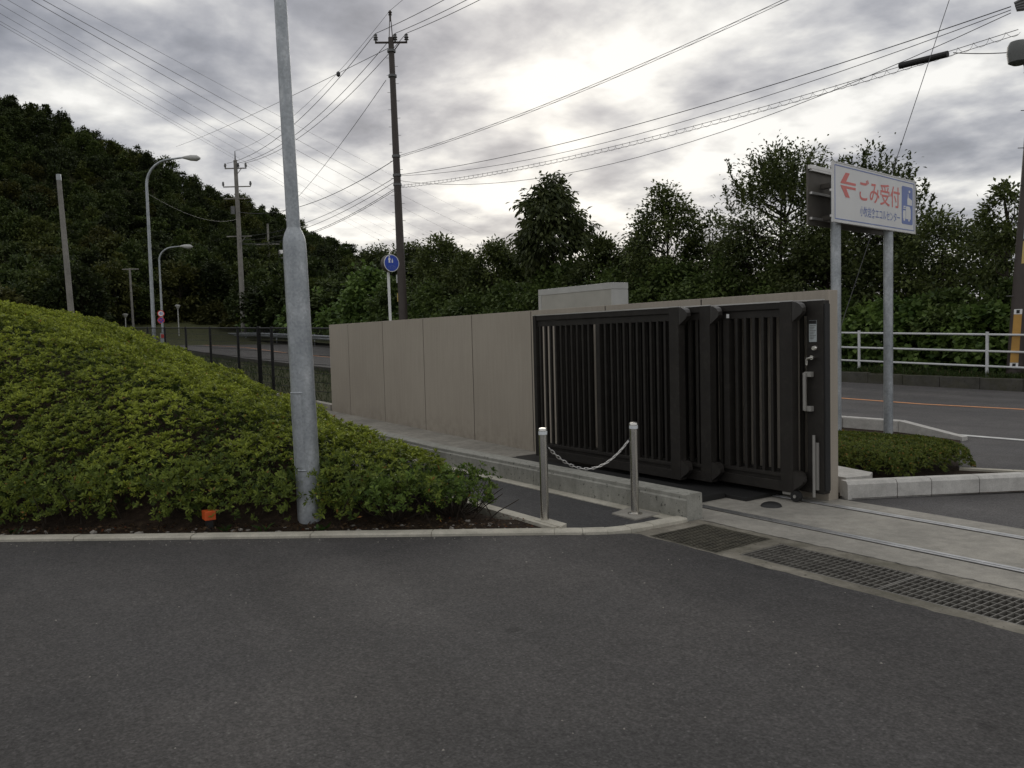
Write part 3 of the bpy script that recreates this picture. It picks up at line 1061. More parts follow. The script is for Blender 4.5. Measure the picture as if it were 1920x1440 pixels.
def sbox(mb, u0, u1, v0, v1, n0, n1):
    vs = [sp(u, v, n_) for n_ in (n0, n1) for v in (v0, v1) for u in (u0, u1)]
    return mb.add([p[:] for p in vs], [(0, 2, 3, 1), (4, 5, 7, 6), (0, 1, 5, 4), (2, 6, 7, 3), (0, 4, 6, 2), (1, 3, 7, 5)])


def spoly(mb, pts2, n0, n1):
    n = len(pts2)
    vs = [sp(u, v, n0)[:] for u, v in pts2] + [sp(u, v, n1)[:] for u, v in pts2]
    return mb.add(vs, [tuple(reversed(range(n))), tuple(range(n, 2 * n))] + [(i, (i + 1) % n, n + (i + 1) % n, n + i) for i in range(n)])


face = build('front_panel', sbox(MB(), 0, SW, 0, SH, -0.022, 0.0), 'sign_white', sg)
fr = MB()
for a in ((0, SW, 0, 0.012), (0, SW, SH - 0.012, SH), (0, 0.012, 0.012, SH - 0.012), (SW - 0.012, SW, 0.012, SH - 0.012)):
    sbox(fr, *a, 0.0005, 0.006)
build('edge_trim', fr, 'alum', face)
bl = MB()
for a in ((.045, SW - .045, .040, .052), (.045, SW - .045, SH - .052, SH - .040), (.045, .057, .053, SH - .053), (SW - .057, SW - .045, .053, SH - .053)):
    sbox(bl, *a, 0.0008, 0.003)
build('blue_border', bl, 'sign_blue', face)
ar = MB()
au, av, aw, ah = 0.08 * SW, (1 - 0.56) * SH, 0.167 * SW, 0.41 * SH
up_ = [(0, .54), (0, .56), (.33, 1.0), (.60, 1.0), (.36, .64), (1, .64), (1, .54)]
spoly(ar, [(au + aw * p, av + ah * q) for p, q in up_][::-1], 0.0008, 0.003)
spoly(ar, [(au + aw * p, av + ah * (1 - q)) for p, q in up_], 0.0008, 0.003)
build('arrow', ar, 'sign_red', face)


def sign_text(name, body, u0, u1, v0, v1, mat, bold=0.0):
    cu = bpy.data.curves.new(name, 'FONT')
    cu.body = body
    cu.offset = bold
    ob = bpy.data.objects.new(name, cu)
    COL.objects.link(ob)
    me = bpy.data.meshes.new_from_object(ob.evaluated_get(bpy.context.evaluated_depsgraph_get()))
    bpy.data.objects.remove(ob)
    co = np.array([v.co[:] for v in me.vertices])
    lo, hi = co.min(0), co.max(0)
    mb = MB()
    for p in co:
        u = u0 + (p[0] - lo[0]) / (hi[0] - lo[0]) * (u1 - u0)
        v = v0 + (p[1] - lo[1]) / (hi[1] - lo[1]) * (v1 - v0)
        mb.v.append(sp(u, v, 0.0022)[:])
    mb.f = [tuple(f.vertices) for f in me.polygons]
    return build(name, mb, mat, face)


sign_text('red_lettering', 'ごみ受付', 0.291 * SW, 0.786 * SW, (1 - 0.575) * SH, (1 - 0.185) * SH, 'sign_red', 0.010)
sign_text('blue_lettering', '小牧岩倉エコルセンター', 0.295 * SW, 0.79 * SW, (1 - 0.835) * SH, (1 - 0.655) * SH, 'sign_blue', 0.004)
pu0, pu1, pv0, pv1 = 0.814 * SW, 0.961 * SW, (1 - .84) * SH, (1 - .14) * SH
rr = 0.03
pp = []
for cx_, cy_, a0 in ((pu1 - rr, pv1 - rr, 0), (pu0 + rr, pv1 - rr, 90), (pu0 + rr, pv0 + rr, 180), (pu1 - rr, pv0 + rr, 270)):
    for k in range(4):
        an = R(a0 + 30 * k)
        pp.append((cx_ + rr * math.cos(an), cy_ + rr * math.sin(an)))
build('pictogram_panel', spoly(MB(), pp, 0.0008, 0.003), 'sign_blue', face)
pg = MB()
pw, ph = pu1 - pu0, pv1 - pv0


def pq(pts2):
    spoly(pg, [(pu0 + pw * a, pv0 + ph * b) for a, b in pts2], 0.0034, 0.0045)


pq([(.48, .52), (.93, .52), (.93, .66), (.60, .72), (.58, .82), (.55, .82), (.51, .70), (.48, .66)])
pq([(.68 + .08 * math.cos(k * math.pi / 4), .88 + .035 * math.sin(k * math.pi / 4)) for k in range(8)])
pq([(.36, .14), (.80, .14), (.80, .40), (.70, .48), (.40, .48), (.36, .44)])
pq([(.08, .14), (.33, .14), (.33, .36), (.12, .36), (.08, .28)])
pq([(.10, .40), (.33, .40), (.33, .43), (.10, .43)])
pq([(.12, .45), (.33, .45), (.33, .48), (.14, .48)])
for cx_ in (.20, .64):
    pq([(cx_ + .085 * math.cos(k * math.pi / 4), .115 + .035 * math.sin(k * math.pi / 4)) for k in range(8)])
build('pictogram', pg, 'sign_white', face)
back = build('rear_panel', sbox(MB(), 0.0, SW, 0, SH, -0.365, -0.343), 'sign_back', sg)
br_ = MB()
for v_ in (0.07, 0.40, 0.70):
    sbox(br_, 0.03, SW - 0.03, v_, v_ + 0.03, -0.342, -0.300)
    sbox(br_, 0.03, SW - 0.03, v_, v_ + 0.03, -0.06, -0.023)
build('stiffener_bars', br_, 'alum', sg)
tb = MB()
sbox(tb, 0.0, SW, SH - 0.05, SH, -0.342, -0.30)
build('top_channel', tb, 'alum', sg)
for (x, y) in ((2.66, 3.09), (2.525, 4.535)):
    po = build('post', MB().lathe(x, y, [(0.064, -0.1), (0.064, 3.55)], 24), 'galv', sg, True)
    for z_ in (3.08, 3.50):
        build('bracket', MB().box(x - 0.19, x + 0.066, y - 0.05, y + 0.05, z_ - 0.03, z_ + 0.03), 'sign_back', po)

# ------------------------------------------------------------------ white pipe guard rail across the road
gd = thing('pipe_railing', 'white three-rail pipe railing along the grassy verge', 'railing', (-3, 15.0, 0.4))


def rz(x):
    return 1.327 - 0.030 * x


for k, dz in enumerate((0.0, -0.42, -0.80)):
    build('rail', MB().tube([(-24, 15.0, rz(-24) + dz), (-8.3, 15.0, rz(-8.3) + dz), (3.0, 15.0, rz(3.0) + dz), (9.0, 15.0, rz(9) + dz)], 0.028, 10), 'white_rail', gd, True)
for x in (-22.46, -18.91, -15.36, -11.81, -8.26, -4.71, -1.16, 2.39, 5.94):
    build('post', MB().tube([(x, 15.0, rz(x) - 1.25), (x, 15.0, rz(x) + 0.07)], [0.04, 0.04], 12), 'white_rail', gd, True)

# steel beam guard rail far up the road
gb = thing('beam_guardrail', 'weathered steel beam guard rail at the bend up the road', 'guardrail', (-52, 15.0, 1.7))
bm_ = MB()
xs = [-43.0, -48, -54, -60, -66, -72]
pr = [(0.0, 0.0), (-0.06, 0.06), (-0.06, 0.12), (0.0, 0.17), (-0.06, 0.22), (-0.06, 0.28), (0.0, 0.34)]
for x in xs:
    for dy, dz in pr:
        bm_.v.append((x, 15.0 + dy, zg(x) + 0.42 + dz + 0.2 * max(0, (-x - 48)) / 24))
n = len(pr)
bm_.f = [(i * n + k, (i + 1) * n + k, (i + 1) * n + k + 1, i * n + k + 1) for i in range(len(xs) - 1) for k in range(n - 1)]
build('beam', bm_, 'galv', gb)
for x in range(-71, -42, 4):
    build('post', MB().tube([(x, 15.06, zg(x) - 0.1), (x, 15.06, zg(x) + 0.8)], 0.06, 8), 'galv', gb)

# ------------------------------------------------------------------ black mesh fence
fn = thing('mesh_fence', 'black steel mesh fence running on from the wall end', 'fence', (-18, 0.05, 0.6))


def ftop(x):
    return float(np.interp(-x, [7.3, 11.1, 13.9, 16.8, 19.8, 23.0, 40], [1.89, 1.985, 2.055, 2.125, 2.198, 2.274, 2.70]))


posts = [-8.9, -11.1, -12.1, -13.93, -16.81, -19.83, -22.96, -26.0, -29.0, -32.0, -35.0, -38.0]
for x in posts:
    r_ = 0.055 if x == -12.1 else 0.036
    build('post', MB().tube([(x, 0.05, zg(x) - 0.1), (x, 0.05, ftop(x) + 0.02), (x, 0.05, ftop(x) + 0.045)], [r_, r_, r_ * 0.6], 12), 'fence_black', fn, True)
ends = [-7.28] + posts
for a, b in zip(ends[:-1], ends[1:]):
    ms = MB()
    zb0 = zg((a + b) / 2) + 0.16
    x = a - 0.03
    step = 0.05 if a > -14 else 0.08
    while x > b + 0.02:
        zt = ftop(x)
        ms.box(x - 0.0036, x + 0.0036, 0.0475, 0.0525, zb0, zt)
        x -= step
    for k in range(9):
        f = k / 8
        za, zb = zb0 + (ftop(a) - zb0) * f, zb0 + (ftop(b) - zb0) * f
        ms.tube([(a, 0.045, za), (b, 0.045, zb)], 0.006 if k < 8 else 0.020, 4)
    tag(build('mesh_panel', ms, 'fence_black', fn), kind='stuff')
fb = MB().prism([(-7.28, -0.03), (-7.28, 0.12), (-38, 0.12), (-38, -0.03)], -0.3, lambda p: zg(p[0]) + 0.13)
build('footing', fb, 'slab', fn)


# ------------------------------------------------------------------ poles
def crossarm(parent, c, d, half, z, r=0.05, ins=(-0.95, 0.25, 0.95), mat='pole_brown', brace=True):
    d = Vector((d[0], d[1], 0)).normalized()
    c = Vector((c[0], c[1], z))
    mb = MB().tube([c - d * half, c + d * half], r, 6)
    if brace:
        mb.tube([c + d * half * 0.55, c - Vector((0, 0, half * 0.55)) + d * 0.1], r * 0.55, 6)
    arm = build('crossarm', mb, mat, parent)
    for k in ins:
        p = c + d * half * k
        build('insulator', MB().lathe(p.x, p.y, [(0.05, z + 0.04), (0.05, z + 0.12), (0.13, z + 0.14), (0.07, z + 0.22), (0.13, z + 0.25), (0.07, z + 0.36), (0.10, z + 0.40), (0.04, z + 0.46)], 10), 'porcelain', arm, True)
    return arm


def utility_pole(label, base, top, r0, r1, mat, steps=True):
    b, t_ = Vector(base), Vector(top)
    u = thing('utility_pole', label, 'pole', base)
    build('shaft', MB().tube([b - Vector((0, 0, 0.4)), b.lerp(t_, .5), t_], [r0, (r0 + r1) / 2, r1], 16), mat, u, True)
    if steps:
        st = MB()
        n = int((t_.z - b.z - 2.2) / 0.45)
        for i in range(n):
            p = b.lerp(t_, (2.0 + 0.45 * i) / (t_.z - b.z))
            rr_ = r0 + (r1 - r0) * (p.z - b.z) / (t_.z - b.z)
            s_ = 1 if i % 2 else -1
            a_ = Vector((RGT[0], RGT[1], 0)) * s_
            st.tube([p + a_ * rr_ * 0.8, p + a_ * (rr_ + 0.15)], 0.011, 5)
        tag(build('step_bolts', st, 'porcelain', u), kind='stuff')
    return u


# brown pole on the far side of the road, behind the wall
PC0, PC1 = Vector((-31.0, 13.93, 1.05)), Vector((-31.11, 13.77, 17.6))
uc = utility_pole('tall brown utility pole with one crossarm, beside the blue round sign', PC0, PC1, 0.25, 0.145, 'pole_brown')
crossarm(uc, (-31.11, 13.78), (0.53, 0.85), 0.85, 17.35, 0.055)
tipm = MB()
for k in range(4):
    an = k * math.pi / 2 + .4
    tipm.tube([(PC1.x + 0.13 * math.cos(an), PC1.y + .13 * math.sin(an), 17.5), (PC1.x + 0.05 * math.cos(an), PC1.y + .05 * math.sin(an), 18.5)], 0.02, 5)
tipm.lathe(PC1.x, PC1.y, [(0.05, 18.45), (0.06, 18.75), (0.11, 18.78), (0.05, 18.82), (0.11, 18.9), (0.05, 19.0)], 10)
build('tip_bracket', tipm, 'pole_brown', uc)
bd = MB()
for z_ in (9.9, 10.4, 11.4, 15.6, 16.9):
    p = PC0.lerp(PC1, (z_ - PC0.z) / (PC1.z - PC0.z))
    bd.lathe(p.x, p.y, [(0.23, z_ - .06), (0.23, z_ + .06)], 14)
build('clamp_band', bd, 'porcelain', uc)
for z_, m_ in ((4.9, 'white'), (3.9, 'yellow_plate')):
    p = PC0.lerp(PC1, (z_ - PC0.z) / (PC1.z - PC0.z)) - Vector((RGT[0], RGT[1], 0)) * 0.235
    build('number_plate', MB().box(p.x - .035, p.x + .035, p.y - .035, p.y + .035, z_ - .22, z_ + .22), m_, uc)

# brown pole by the pipe railing
PR0, PR1 = Vector((-0.60, 15.19, 0.30)), Vector((0.16, 16.20, 19.0))
ur = utility_pole('brown utility pole with yellow guard sheet beside the pipe railing', PR0, PR1, 0.21, 0.15, 'pole_brown')
crossarm(ur, (0.02, 15.6), (0.0, 1.0), 0.85, 18.4, 0.055)


def on_R(z, off=0.0, out=0.232):
    p = PR0.lerp(PR1, (z - PR0.z) / (PR1.z - PR0.z))
    a = Vector((-FWD[0], -FWD[1], 0)).lerp(Vector((-RGT[0], -RGT[1], 0)), off).normalized()
    return p + a * out


def wrap(name, z0, z1, a0, a1, mat, out=0.228):
    mb = MB()
    n = 6
    for k in range(n + 1):
        f = a0 + (a1 - a0) * k / n
        for z in (z0, z1):
            mb.v.append(on_R(z, f, out + 0.225 * 0 - 0.004 * (z - 1))[:])
    mb.f = [(2 * k, 2 * k + 1, 2 * k + 3, 2 * k + 2) for k in range(n)]
    return build(name, mb, mat, ur)


wrap('guard_sheet', 0.66, 1.84, 0.20, 0.66, 'yellow', 0.217)
wrap('guard_sheet_edge', 1.845, 1.97, 0.20, 0.66, 'white', 0.217)
wrap('guard_sheet_edge', 0.54, 0.655, 0.20, 0.66, 'white', 0.217)
wrap('guard_sheet_mark', 1.865, 1.95, 0.35, 0.52, 'black', 0.2195)
wrap('guard_sheet_mark', 0.56, 0.64, 0.35, 0.52, 'black', 0.2195)
wrap('number_plate', 3.68, 4.05, 0.30, 0.46, 'label', 0.213)
wrap('number_plate', 3.08, 3.62, 0.30, 0.46, 'yellow_plate', 0.214)
lp = PR0.lerp(PR1, (7.6 - PR0.z) / (PR1.z - PR0.z))
lt = Vector((-RGT[0], -RGT[1], 0)) * 0.72 + Vector((-FWD[0], -FWD[1], 0)) * 0.25
arm = build('lamp_arm', MB().tube([lp + lt * 0.2 + Vector((0, 0, -0.9)), lp + lt * 0.38 + Vector((0, 0, -0.2)), lp + lt * 0.5 + Vector((0, 0, 0.25)), lp + lt * 0.75 + Vector((0, 0, 0.42))], 0.05, 10), 'galv', ur, True)
lc = lp + lt * 0.82 + Vector((0, 0, 0.55))
lamp = MB()
prof = [(0.12, -0.32), (0.22, -0.26), (0.25, -0.05), (0.24, 0.12), (0.19, 0.22), (0.05, 0.26)]
lamp.lathe(lc.x, lc.y, [(r_, lc.z + z_) for r_, z_ in prof], 18)
build('lamp_head', lamp, plain('dull_lamp_housing', (0.13, 0.135, 0.13), 0.5), ur, True)
pi_ = PR0.lerp(PR1, (9.3 - PR0.z) / (PR1.z - PR0.z))
ib = MB()
for k in range(4):
    ib.tube([pi_ + Vector((-0.1 * k, -0.25, 0.1 * k - .1)), pi_ + Vector((-0.45 - .02 * k, -0.30, -0.02 + 0.05 * k))], 0.05, 6)
build('cable_clamp', ib, 'porcelain', ur)

# concrete pole with several crossarms up the road
P20, P21 = Vector((-65.35, 15.63, 1.9)), Vector((-65.41, 15.54, 17.8))
u2 = utility_pole('weathered concrete utility pole with stacked crossarms up the road', P20, P21, 0.25, 0.16, 'pole_conc', False)
crossarm(u2, P21[:2], (0.56, 0.83), 0.95, 17.1, 0.055, mat='pole_conc')
for z_, h_, br in ((15.5, 1.2, False), (14.45, 1.2, False), (11.15, 1.1, True)):
    crossarm(u2, (-65.38, 15.58), (0.56, 0.83), h_, z_, 0.055, () if z_ != 15.5 else (-1, 1), 'pole_conc', br)
build('tip_spike', MB().tube([P21 - Vector((0, 0, .1)), P21 + Vector((0, 0, 0.8))], [0.07, 0.03], 6), 'porcelain', u2)
build('fuse_box', MB().box(-65.75, -65.5, 15.05, 15.35, 13.1, 13.8), 'porcelain', u2)

# slimmer poles further off
P3 = Vector((-99.2, 29.4, 4.0))
u3 = utility_pole('slim far utility pole carrying a transformer under the hill', P3, P3 + Vector((-0.1, 0.1, 13.3)), 0.17, 0.12, 'pole_conc', False)
crossarm(u3, P3[:2], (0.56, 0.83), 1.5, 14.6, 0.07, (), 'pole_conc', False)
crossarm(u3, P3[:2], (0.56, 0.83), 1.2, 9.8, 0.06, (), 'pole_conc', False)
build('transformer', MB().lathe(-98.2, 30.8, [(0.2, 12.2), (0.42, 12.5), (0.42, 13.6), (0.30, 13.8)], 14), 'alum', u3, True)
P4 = Vector((-46.67, -0.09, 1.0))
u4 = utility_pole('bare concrete pole without wires leaning above the azaleas', P4, Vector((-46.9, -0.42, 11.7)), 0.19, 0.13, 'pole_conc', False)
build('top_cap', MB().tube([(-46.9, -0.42, 11.6), (-46.905, -0.427, 11.95)], [0.14, 0.135], 12), 'galv', u4)
P5 = Vector((-74.3, 8.14, 1.7))
u5 = utility_pole('thin pole with a short T-shaped top at the forest edge', P5, Vector((-74.35, 8.08, 8.9)), 0.12, 0.09, 'pole_conc', False)
crossarm(u5, P5[:2], (0.56, 0.83), 0.75, 8.8, 0.06, (), 'pole_conc', False)
P6 = Vector((-131, 53.7, 2))
u6 = utility_pole('tiny distant pole top showing over the vine thicket', P6, P6 + Vector((0, 0, 16.2)), 0.16, 0.12, 'pole_conc', False)
crossarm(u6, P6[:2], (0.56, 0.83), 1.4, 17.3, 0.08, (), 'pole_conc', False)


def street_lamp(label, base, h, reach, d, r0, head):
    b = Vector(base)
    d = Vector((d[0], d[1], 0)).normalized()
    l = thing('street_lamp', label, 'street lamp', base, 'curved street lamps')
    pts = [b - Vector((0, 0, 0.3)), b + Vector((0, 0, h * 0.45)), b + Vector((0, 0, h * 0.86))]
    rad = [r0, r0 * 0.8, r0 * 0.62]
    for k in range(1, 8):
        an = math.pi / 2 * k / 7
        pts.append(b + Vector((0, 0, h * 0.86)) + d * reach * 0.55 * (1 - math.cos(an)) + Vector((0, 0, h * 0.125 * math.sin(an))))
        rad.append(r0 * (0.62 - 0.15 * k / 7))
    pts.append(pts[-1] + d * reach * 0.25 + Vector((0, 0, h * 0.006)))
    rad.append(r0 * 0.42)
    build('mast', MB().tube(pts, rad, 12), 'galv', l, True)
    e = pts[-1]
    hd = MB()
    hp = [e, e + d * head * .15, e + d * head * .45 - Vector((0, 0, .02)), e + d * head * .8 - Vector((0, 0, .04)), e + d * head - Vector((0, 0, .05))]
    hd.tube(hp, [r0 * .45, head * .09, head * .16, head * .17, head * .05], 14)
    build('lamp_head', hd, 'lamp_lens', l, True)
    return l


street_lamp('tall curved steel street lamp above the azalea mound', (-33.3, 1.73, 0.85), 9.75, 2.2, (0.56, 0.83), 0.10, 0.85)
street_lamp('farther curved street lamp carrying two round traffic signs', (-47.3, 5.05, 1.35), 6.65, 1.7, (0.56, 0.83), 0.085, 0.8)


def round_sign(name, label, c, r, kind, cat='traffic sign'):
    c = Vector(c)
    nv = Vector((CAM.x - c.x, CAM.y - c.y, 0)).normalized()
    tv = Vector((-nv.y, nv.x, 0))
    o = thing(name, label, cat, c)
    build('plate', MB().disc_solid(c, nv, r, 0.03), 'red_face', o)
    build('face', MB().disc_solid(c + nv * 0.02, nv, r * 0.76, 0.01), 'white' if kind == '40' else 'blue_face', o)

    def quad(pts2, mat, nm):
        mb = MB()
        mb.v = [(c + nv * 0.032 + tv * a * r + Vector((0, 0, b * r)))[:] for a, b in pts2]
        mb.f = [tuple(range(len(pts2)))]
        return mb
    mb = MB()

    def q(pts2):
        o_ = len(mb.v)
        mb.v += [(c + nv * 0.030 + tv * a * r + Vector((0, 0, b * r)))[:] for a, b in pts2]
        mb.f.append(tuple(range(o_, o_ + len(pts2))))
    if kind == '40':
        q([(-.12, -.42), (-.02, -.42), (-.02, .42), (-.12, .42)])
        q([(-.48, -.16), (.03, -.16), (.03, -.06), (-.48, -.06)])
        q([(-.48, -.06), (-.36, -.06), (-.02, .42), (-.14, .42)])
        for k in range(12):
            a0, a1 = 2 * math.pi * k / 12, 2 * math.pi * (k + 1) / 12
            q([(.3 + .20 * math.cos(a0), .42 * math.sin(a0)), (.3 + .20 * math.cos(a1), .42 * math.sin(a1)), (.3 + .11 * math.cos(a1), .32 * math.sin(a1)), (.3 + .11 * math.cos(a0), .32 * math.sin(a0))])
        build('numeral', mb, 'blue_face', o)
    else:
        q([(-.58, .46), (-.46, .58), (.58, -.46), (.46, -.58)])
        q([(.58, .46), (.46, .58), (-.58, -.46), (-.46, -.58)])
        build('red_cross', mb, 'red_face', o)
    return o


off = Vector((-RGT[0], -RGT[1], 0)) * 0.02 + Vector((-FWD[0], -FWD[1], 0)) * 0.14
round_sign('speed_limit_sign', 'round red-rimmed 40 speed limit sign on the farther lamp mast', Vector((-47.36, 5.08, 3.70)) + off, 0.21, '40')
round_sign('no_stopping_sign', 'round blue no-stopping sign with red cross under the 40 sign', Vector((-47.37, 5.07, 3.275)) + off, 0.21, 'x')
pl = thing('poster_board', 'small weathered board tied low on the farther lamp mast', 'board', (-47.15, 5.0, 2.1))
build('board', MB().box(-47.17, -47.14, 4.86, 5.16, 1.75, 2.45), 'label', pl)
build('print', MB().box(-47.138, -47.13, 4.9, 5.12, 2.15, 2.38), 'red_face', pl)

for (x, y, z0_, z1_, nm) in ((-67.2, 10.53, 1.7, 5.1, 'small park lamp with a flat head at the forest edge, beside the road bend'), (-69.8, 6.72, 1.7, 4.45, 'small park lamp with a flat head standing behind the bare concrete pole')):
    pk = thing('park_lamp', nm, 'lamp', (x, y, z0_))
    build('mast', MB().lathe(x, y, [(0.06, z0_), (0.045, z1_ - 0.2)], 10), 'lamp_lens', pk, True)
    build('lamp_head', MB().lathe(x, y, [(0.07, z1_ - .25), (0.10, z1_ - .2), (0.24, z1_ + .02), (0.24, z1_ + .06), (0.1, z1_ + .1)], 14), 'lamp_lens', pk, True)

# blue round pedestrian sign
bc = Vector((-12.85, 4.25, 3.86))
bs = thing('pedestrian_sign', 'round blue pedestrian path sign on a white post behind the wall', 'traffic sign', (-12.85, 4.25, 0.2))
nx = Vector((0.998, 0.06, 0)).normalized()
tv = Vector((-nx.y, nx.x, 0))
build('post', MB().lathe(-12.98, 4.27, [(0.042, 0.1), (0.042, 3.66)], 14, (0.0, -0.01)), 'white', bs, True)
bx = build('sign_box', MB().disc_solid(bc - nx * 0.035, nx, 0.250, 0.20, 36), 'sign_back', bs)
build('rim', MB().disc_solid(bc + nx * 0.068, nx, 0.252, 0.006, 36), 'white', bx)
build('blue_face', MB().disc_solid(bc + nx * 0.074, nx, 0.232, 0.004, 36), 'blue_face', bx)
fg = MB()


def fq(pts2):
    o_ = len(fg.v)
    fg.v += [(bc + nx * 0.078 + tv * a + Vector((0, 0, b)))[:] for a, b in pts2]
    fg.f.append(tuple(range(o_, o_ + len(pts2))))


fq([(-.075 + .022 * math.cos(k * math.pi / 4), .185 + .022 * math.sin(k * math.pi / 4)) for k in range(8)])
fq([(-.105, .155), (-.045, .155), (-.030, .09), (-.050, .085), (-.048, .01), (-.102, .01), (-.100, .085), (-.118, .09)])
fq([(.022 + .016 * math.cos(k * math.pi / 4), .112 + .016 * math.sin(k * math.pi / 4)) for k in range(8)])
fq([(.002, .09), (.042, .09), (.042, .01), (.002, .01)])
fgo = build('walker_figures', fg, 'white', bx)
fg = MB()
for cx_ in (-.075, .075):
    for k in range(10):
        a0, a1 = 2 * math.pi * k / 10, 2 * math.pi * (k + 1) / 10
        fq([(cx_ + .05 * math.cos(a0), -.13 + .05 * math.sin(a0)), (cx_ + .05 * math.cos(a1), -.13 + .05 * math.sin(a1)), (cx_ + .038 * math.cos(a1), -.13 + .038 * math.sin(a1)), (cx_ + .038 * math.cos(a0), -.13 + .038 * math.sin(a0))])
fq([(-.075, -.135), (-.03, -.07), (-.022, -.075), (-.065, -.138)])
fq([(-.03, -.075), (.05, -.065), (.05, -.075), (-.03, -.085)])
fq([(.075, -.13), (.045, -.06), (.055, -.055), (.085, -.125)])
build('bicycle_figure', fg, plain('worn_bicycle_print', (0.10, 0.15, 0.42), 0.5), bx)


# ------------------------------------------------------------------ wires
def wire(name, label, a, b, sag, r, mat='wire', n=24, group=None, cat='wire', lash=None):
    a, b = Vector(a), Vector(b)
    pts = []
    for i in range(n + 1):
        u = i / n
        p = a.lerp(b, u)
        p.z -= 4 * sag * u * (1 - u)
        pts.append(p)
    mb = MB().tube(pts, r, 5)
    o = build(name, mb, mat, None, loc=pts[n // 2])
    tag(o, label, cat, group)
    if lash:
        rad, turns, drop = lash
        lp_ = []
        m = turns * 8
        for i in range(m + 1):
            u = i / m
            p = a.lerp(b, u)
            p.z -= 4 * sag * u * (1 - u) + drop
            an = 2 * math.pi * turns * u
            lp_.append(p + Vector((0.3 * rad * math.cos(an), rad * 0.6 * math.cos(an), rad * math.sin(an))))
        tag(build('lashing_wire', MB().tube(lp_, 0.005, 3), mat, o), kind='stuff')
        build('hung_cable', MB().tube([p - Vector((0, 0, drop * 2)) for p in pts], r * 0.9, 5), mat, o)
    return o


Ca = Vector((-31.11, 13.78, 0))
ad = Vector((0.53, 0.85, 0)).normalized()
G1 = 'power lines between the two brown poles'
for k, off_ in enumerate((-0.82, 0.22, 0.82)):
    p = Ca + ad * 0.85 * off_ / 0.85
    wire('power_line', 'power line strung from the crossarm between the brown poles', (p.x, p.y, 17.82), (0.02, 15.6 + off_ * 0.9, 18.9), 1.0, 0.016, group=G1)
    q = Vector((-65.41, 15.54, 0)) + ad * 0.9 * off_
    wire('power_line', 'power line sagging from the brown pole to the concrete pole', (p.x, p.y, 17.82), (q.x, q.y, 17.55), 1.3, 0.017, group='power lines to the concrete pole')
wire('earth_wire', 'thin wire rising from the tip of the tall brown pole', (-31.11, 13.77, 19.0), (2.0, 15.5, 24.0), 0.6, 0.010, cat='wire')
wire('earth_wire', 'thin wire falling from the brown pole tip to the concrete pole spike', (-31.11, 13.77, 19.0), (-65.41, 15.54, 18.6), 1.2, 0.010)
wire('telephone_cable', 'double cable with spacers crossing the sky above the sign', (-30.99, 13.95, 11.43), (0.05, 15.4, 12.3), 0.55, 0.010, lash=(0.03, 26, 0.045))
wire('telephone_cable', 'dark cable from the brown pole going behind the galvanised pole', (-31.0, 13.93, 11.35), (-65.4, 15.55, 13.3), 1.1, 0.02)
LA = Vector((-31.0, 13.93, 10.42))
wire('telephone_cable', 'upper cable of the bundle below the double cable', LA, (-0.7, 15.1, 9.30), 0.55, 0.013)
wire('telephone_cable', 'middle cable of the bundle below the double cable', LA - Vector((0, 0, .05)), (-0.7, 15.1, 9.22), 0.85, 0.010)
wire('telephone_cable', 'lashed cable with a spiral wire leading to the black sleeve', (-30.98, 13.96, 9.86), (-0.55, 15.15, 8.72), 0.55, 0.009, lash=(0.085, 80, 0.06))
wire('telephone_cable', 'lowest slack cable hanging below the lashed cable', LA - Vector((0, 0, .3)), (-0.7, 15.1, 9.15), 1.55, 0.010)
for k, (z_, s_) in enumerate(((10.42, .35), (10.2, .45), (9.86, .55))):
    wire('telephone_cable', 'cable of the bundle running from the brown pole behind the galvanised pole', (-31.0, 13.93, z_), (-65.4, 15.55, 11.2 - .3 * k), s_ + .5, 0.015, group='cable bundle to the concrete pole', lash=(0.06, 40, 0.05) if k == 2 else None)
slv = MB().tube([(-3.40, 14.86, 8.60), (-2.14, 14.92, 8.56)], 0.085, 12)
tag(build('cable_sleeve', slv, 'black', None, loc=(-2.8, 14.9, 8.6)), 'black tubular sleeve on the lashed cable', 'sleeve')
wire('telephone_cable', 'thin drop wire from the black sleeve to the lamp pole', (-2.0, 14.92, 8.55), (-0.6, 15.15, 8.2), 0.03, 0.012)
wr = wire('signal_wire', 'thin wire with a small ball crossing towards the hill', (-31.15, 13.72, 17.1), (-116.1, 22.4, 29.9), 0.3, 0.016)
build('marker_ball', MB().lathe(-40.15, 14.63, [(0.02, 18.1), (0.13, 18.2), (0.13, 18.36), (0.02, 18.46)], 8), 'wire', wr, True)
wire('signal_wire', 'thin wire leaving the brown pole low towards the far poles', (-31.3, 13.5, 15.4), (-99.2, 29.4, 17.2), 0.9, 0.016)
wire('guy_wire', 'thin guy wire rising steeply past the direction sign', (1.735, 4.21, 1.0), (1.98, 7.6, 7.65), 0.0, 0.006, cat='wire')
wire('service_wire', 'slack wire crossing low in front of the forest to the concrete pole', (-33.4, 1.6, 9.0), (-65.4, 15.55, 12.7), 0.7, 0.009)
HV = [((-91.726, 4.901, 38.4), (-345.1, 218.9, 54.4), 1.5, .07), ((-92.4, 3.88, 38.4), (-348.2, 214.5, 50.8), 1.5, .07), ((-90.7, 6.43, 38.35), (-345, 219.1, 61.3), 1.0, .045),
      ((-93.7, 2.0, 38.5), (-351.2, 210, 47.8), 2.0, .045), ((-94.5, .87, 38.5), (-354.3, 205.5, 45.8), 2.3, .045), ((-94.8, .36, 37.8), (-357.3, 201.1, 44.35), 2.0, .04),
      ((-94.86, .32, 36.9), (-360.4, 196.6, 42.9), 1.7, .04), ((-94.9, .29, 36.2), (-363.4, 192.2, 41.4), 0.5, .04)]
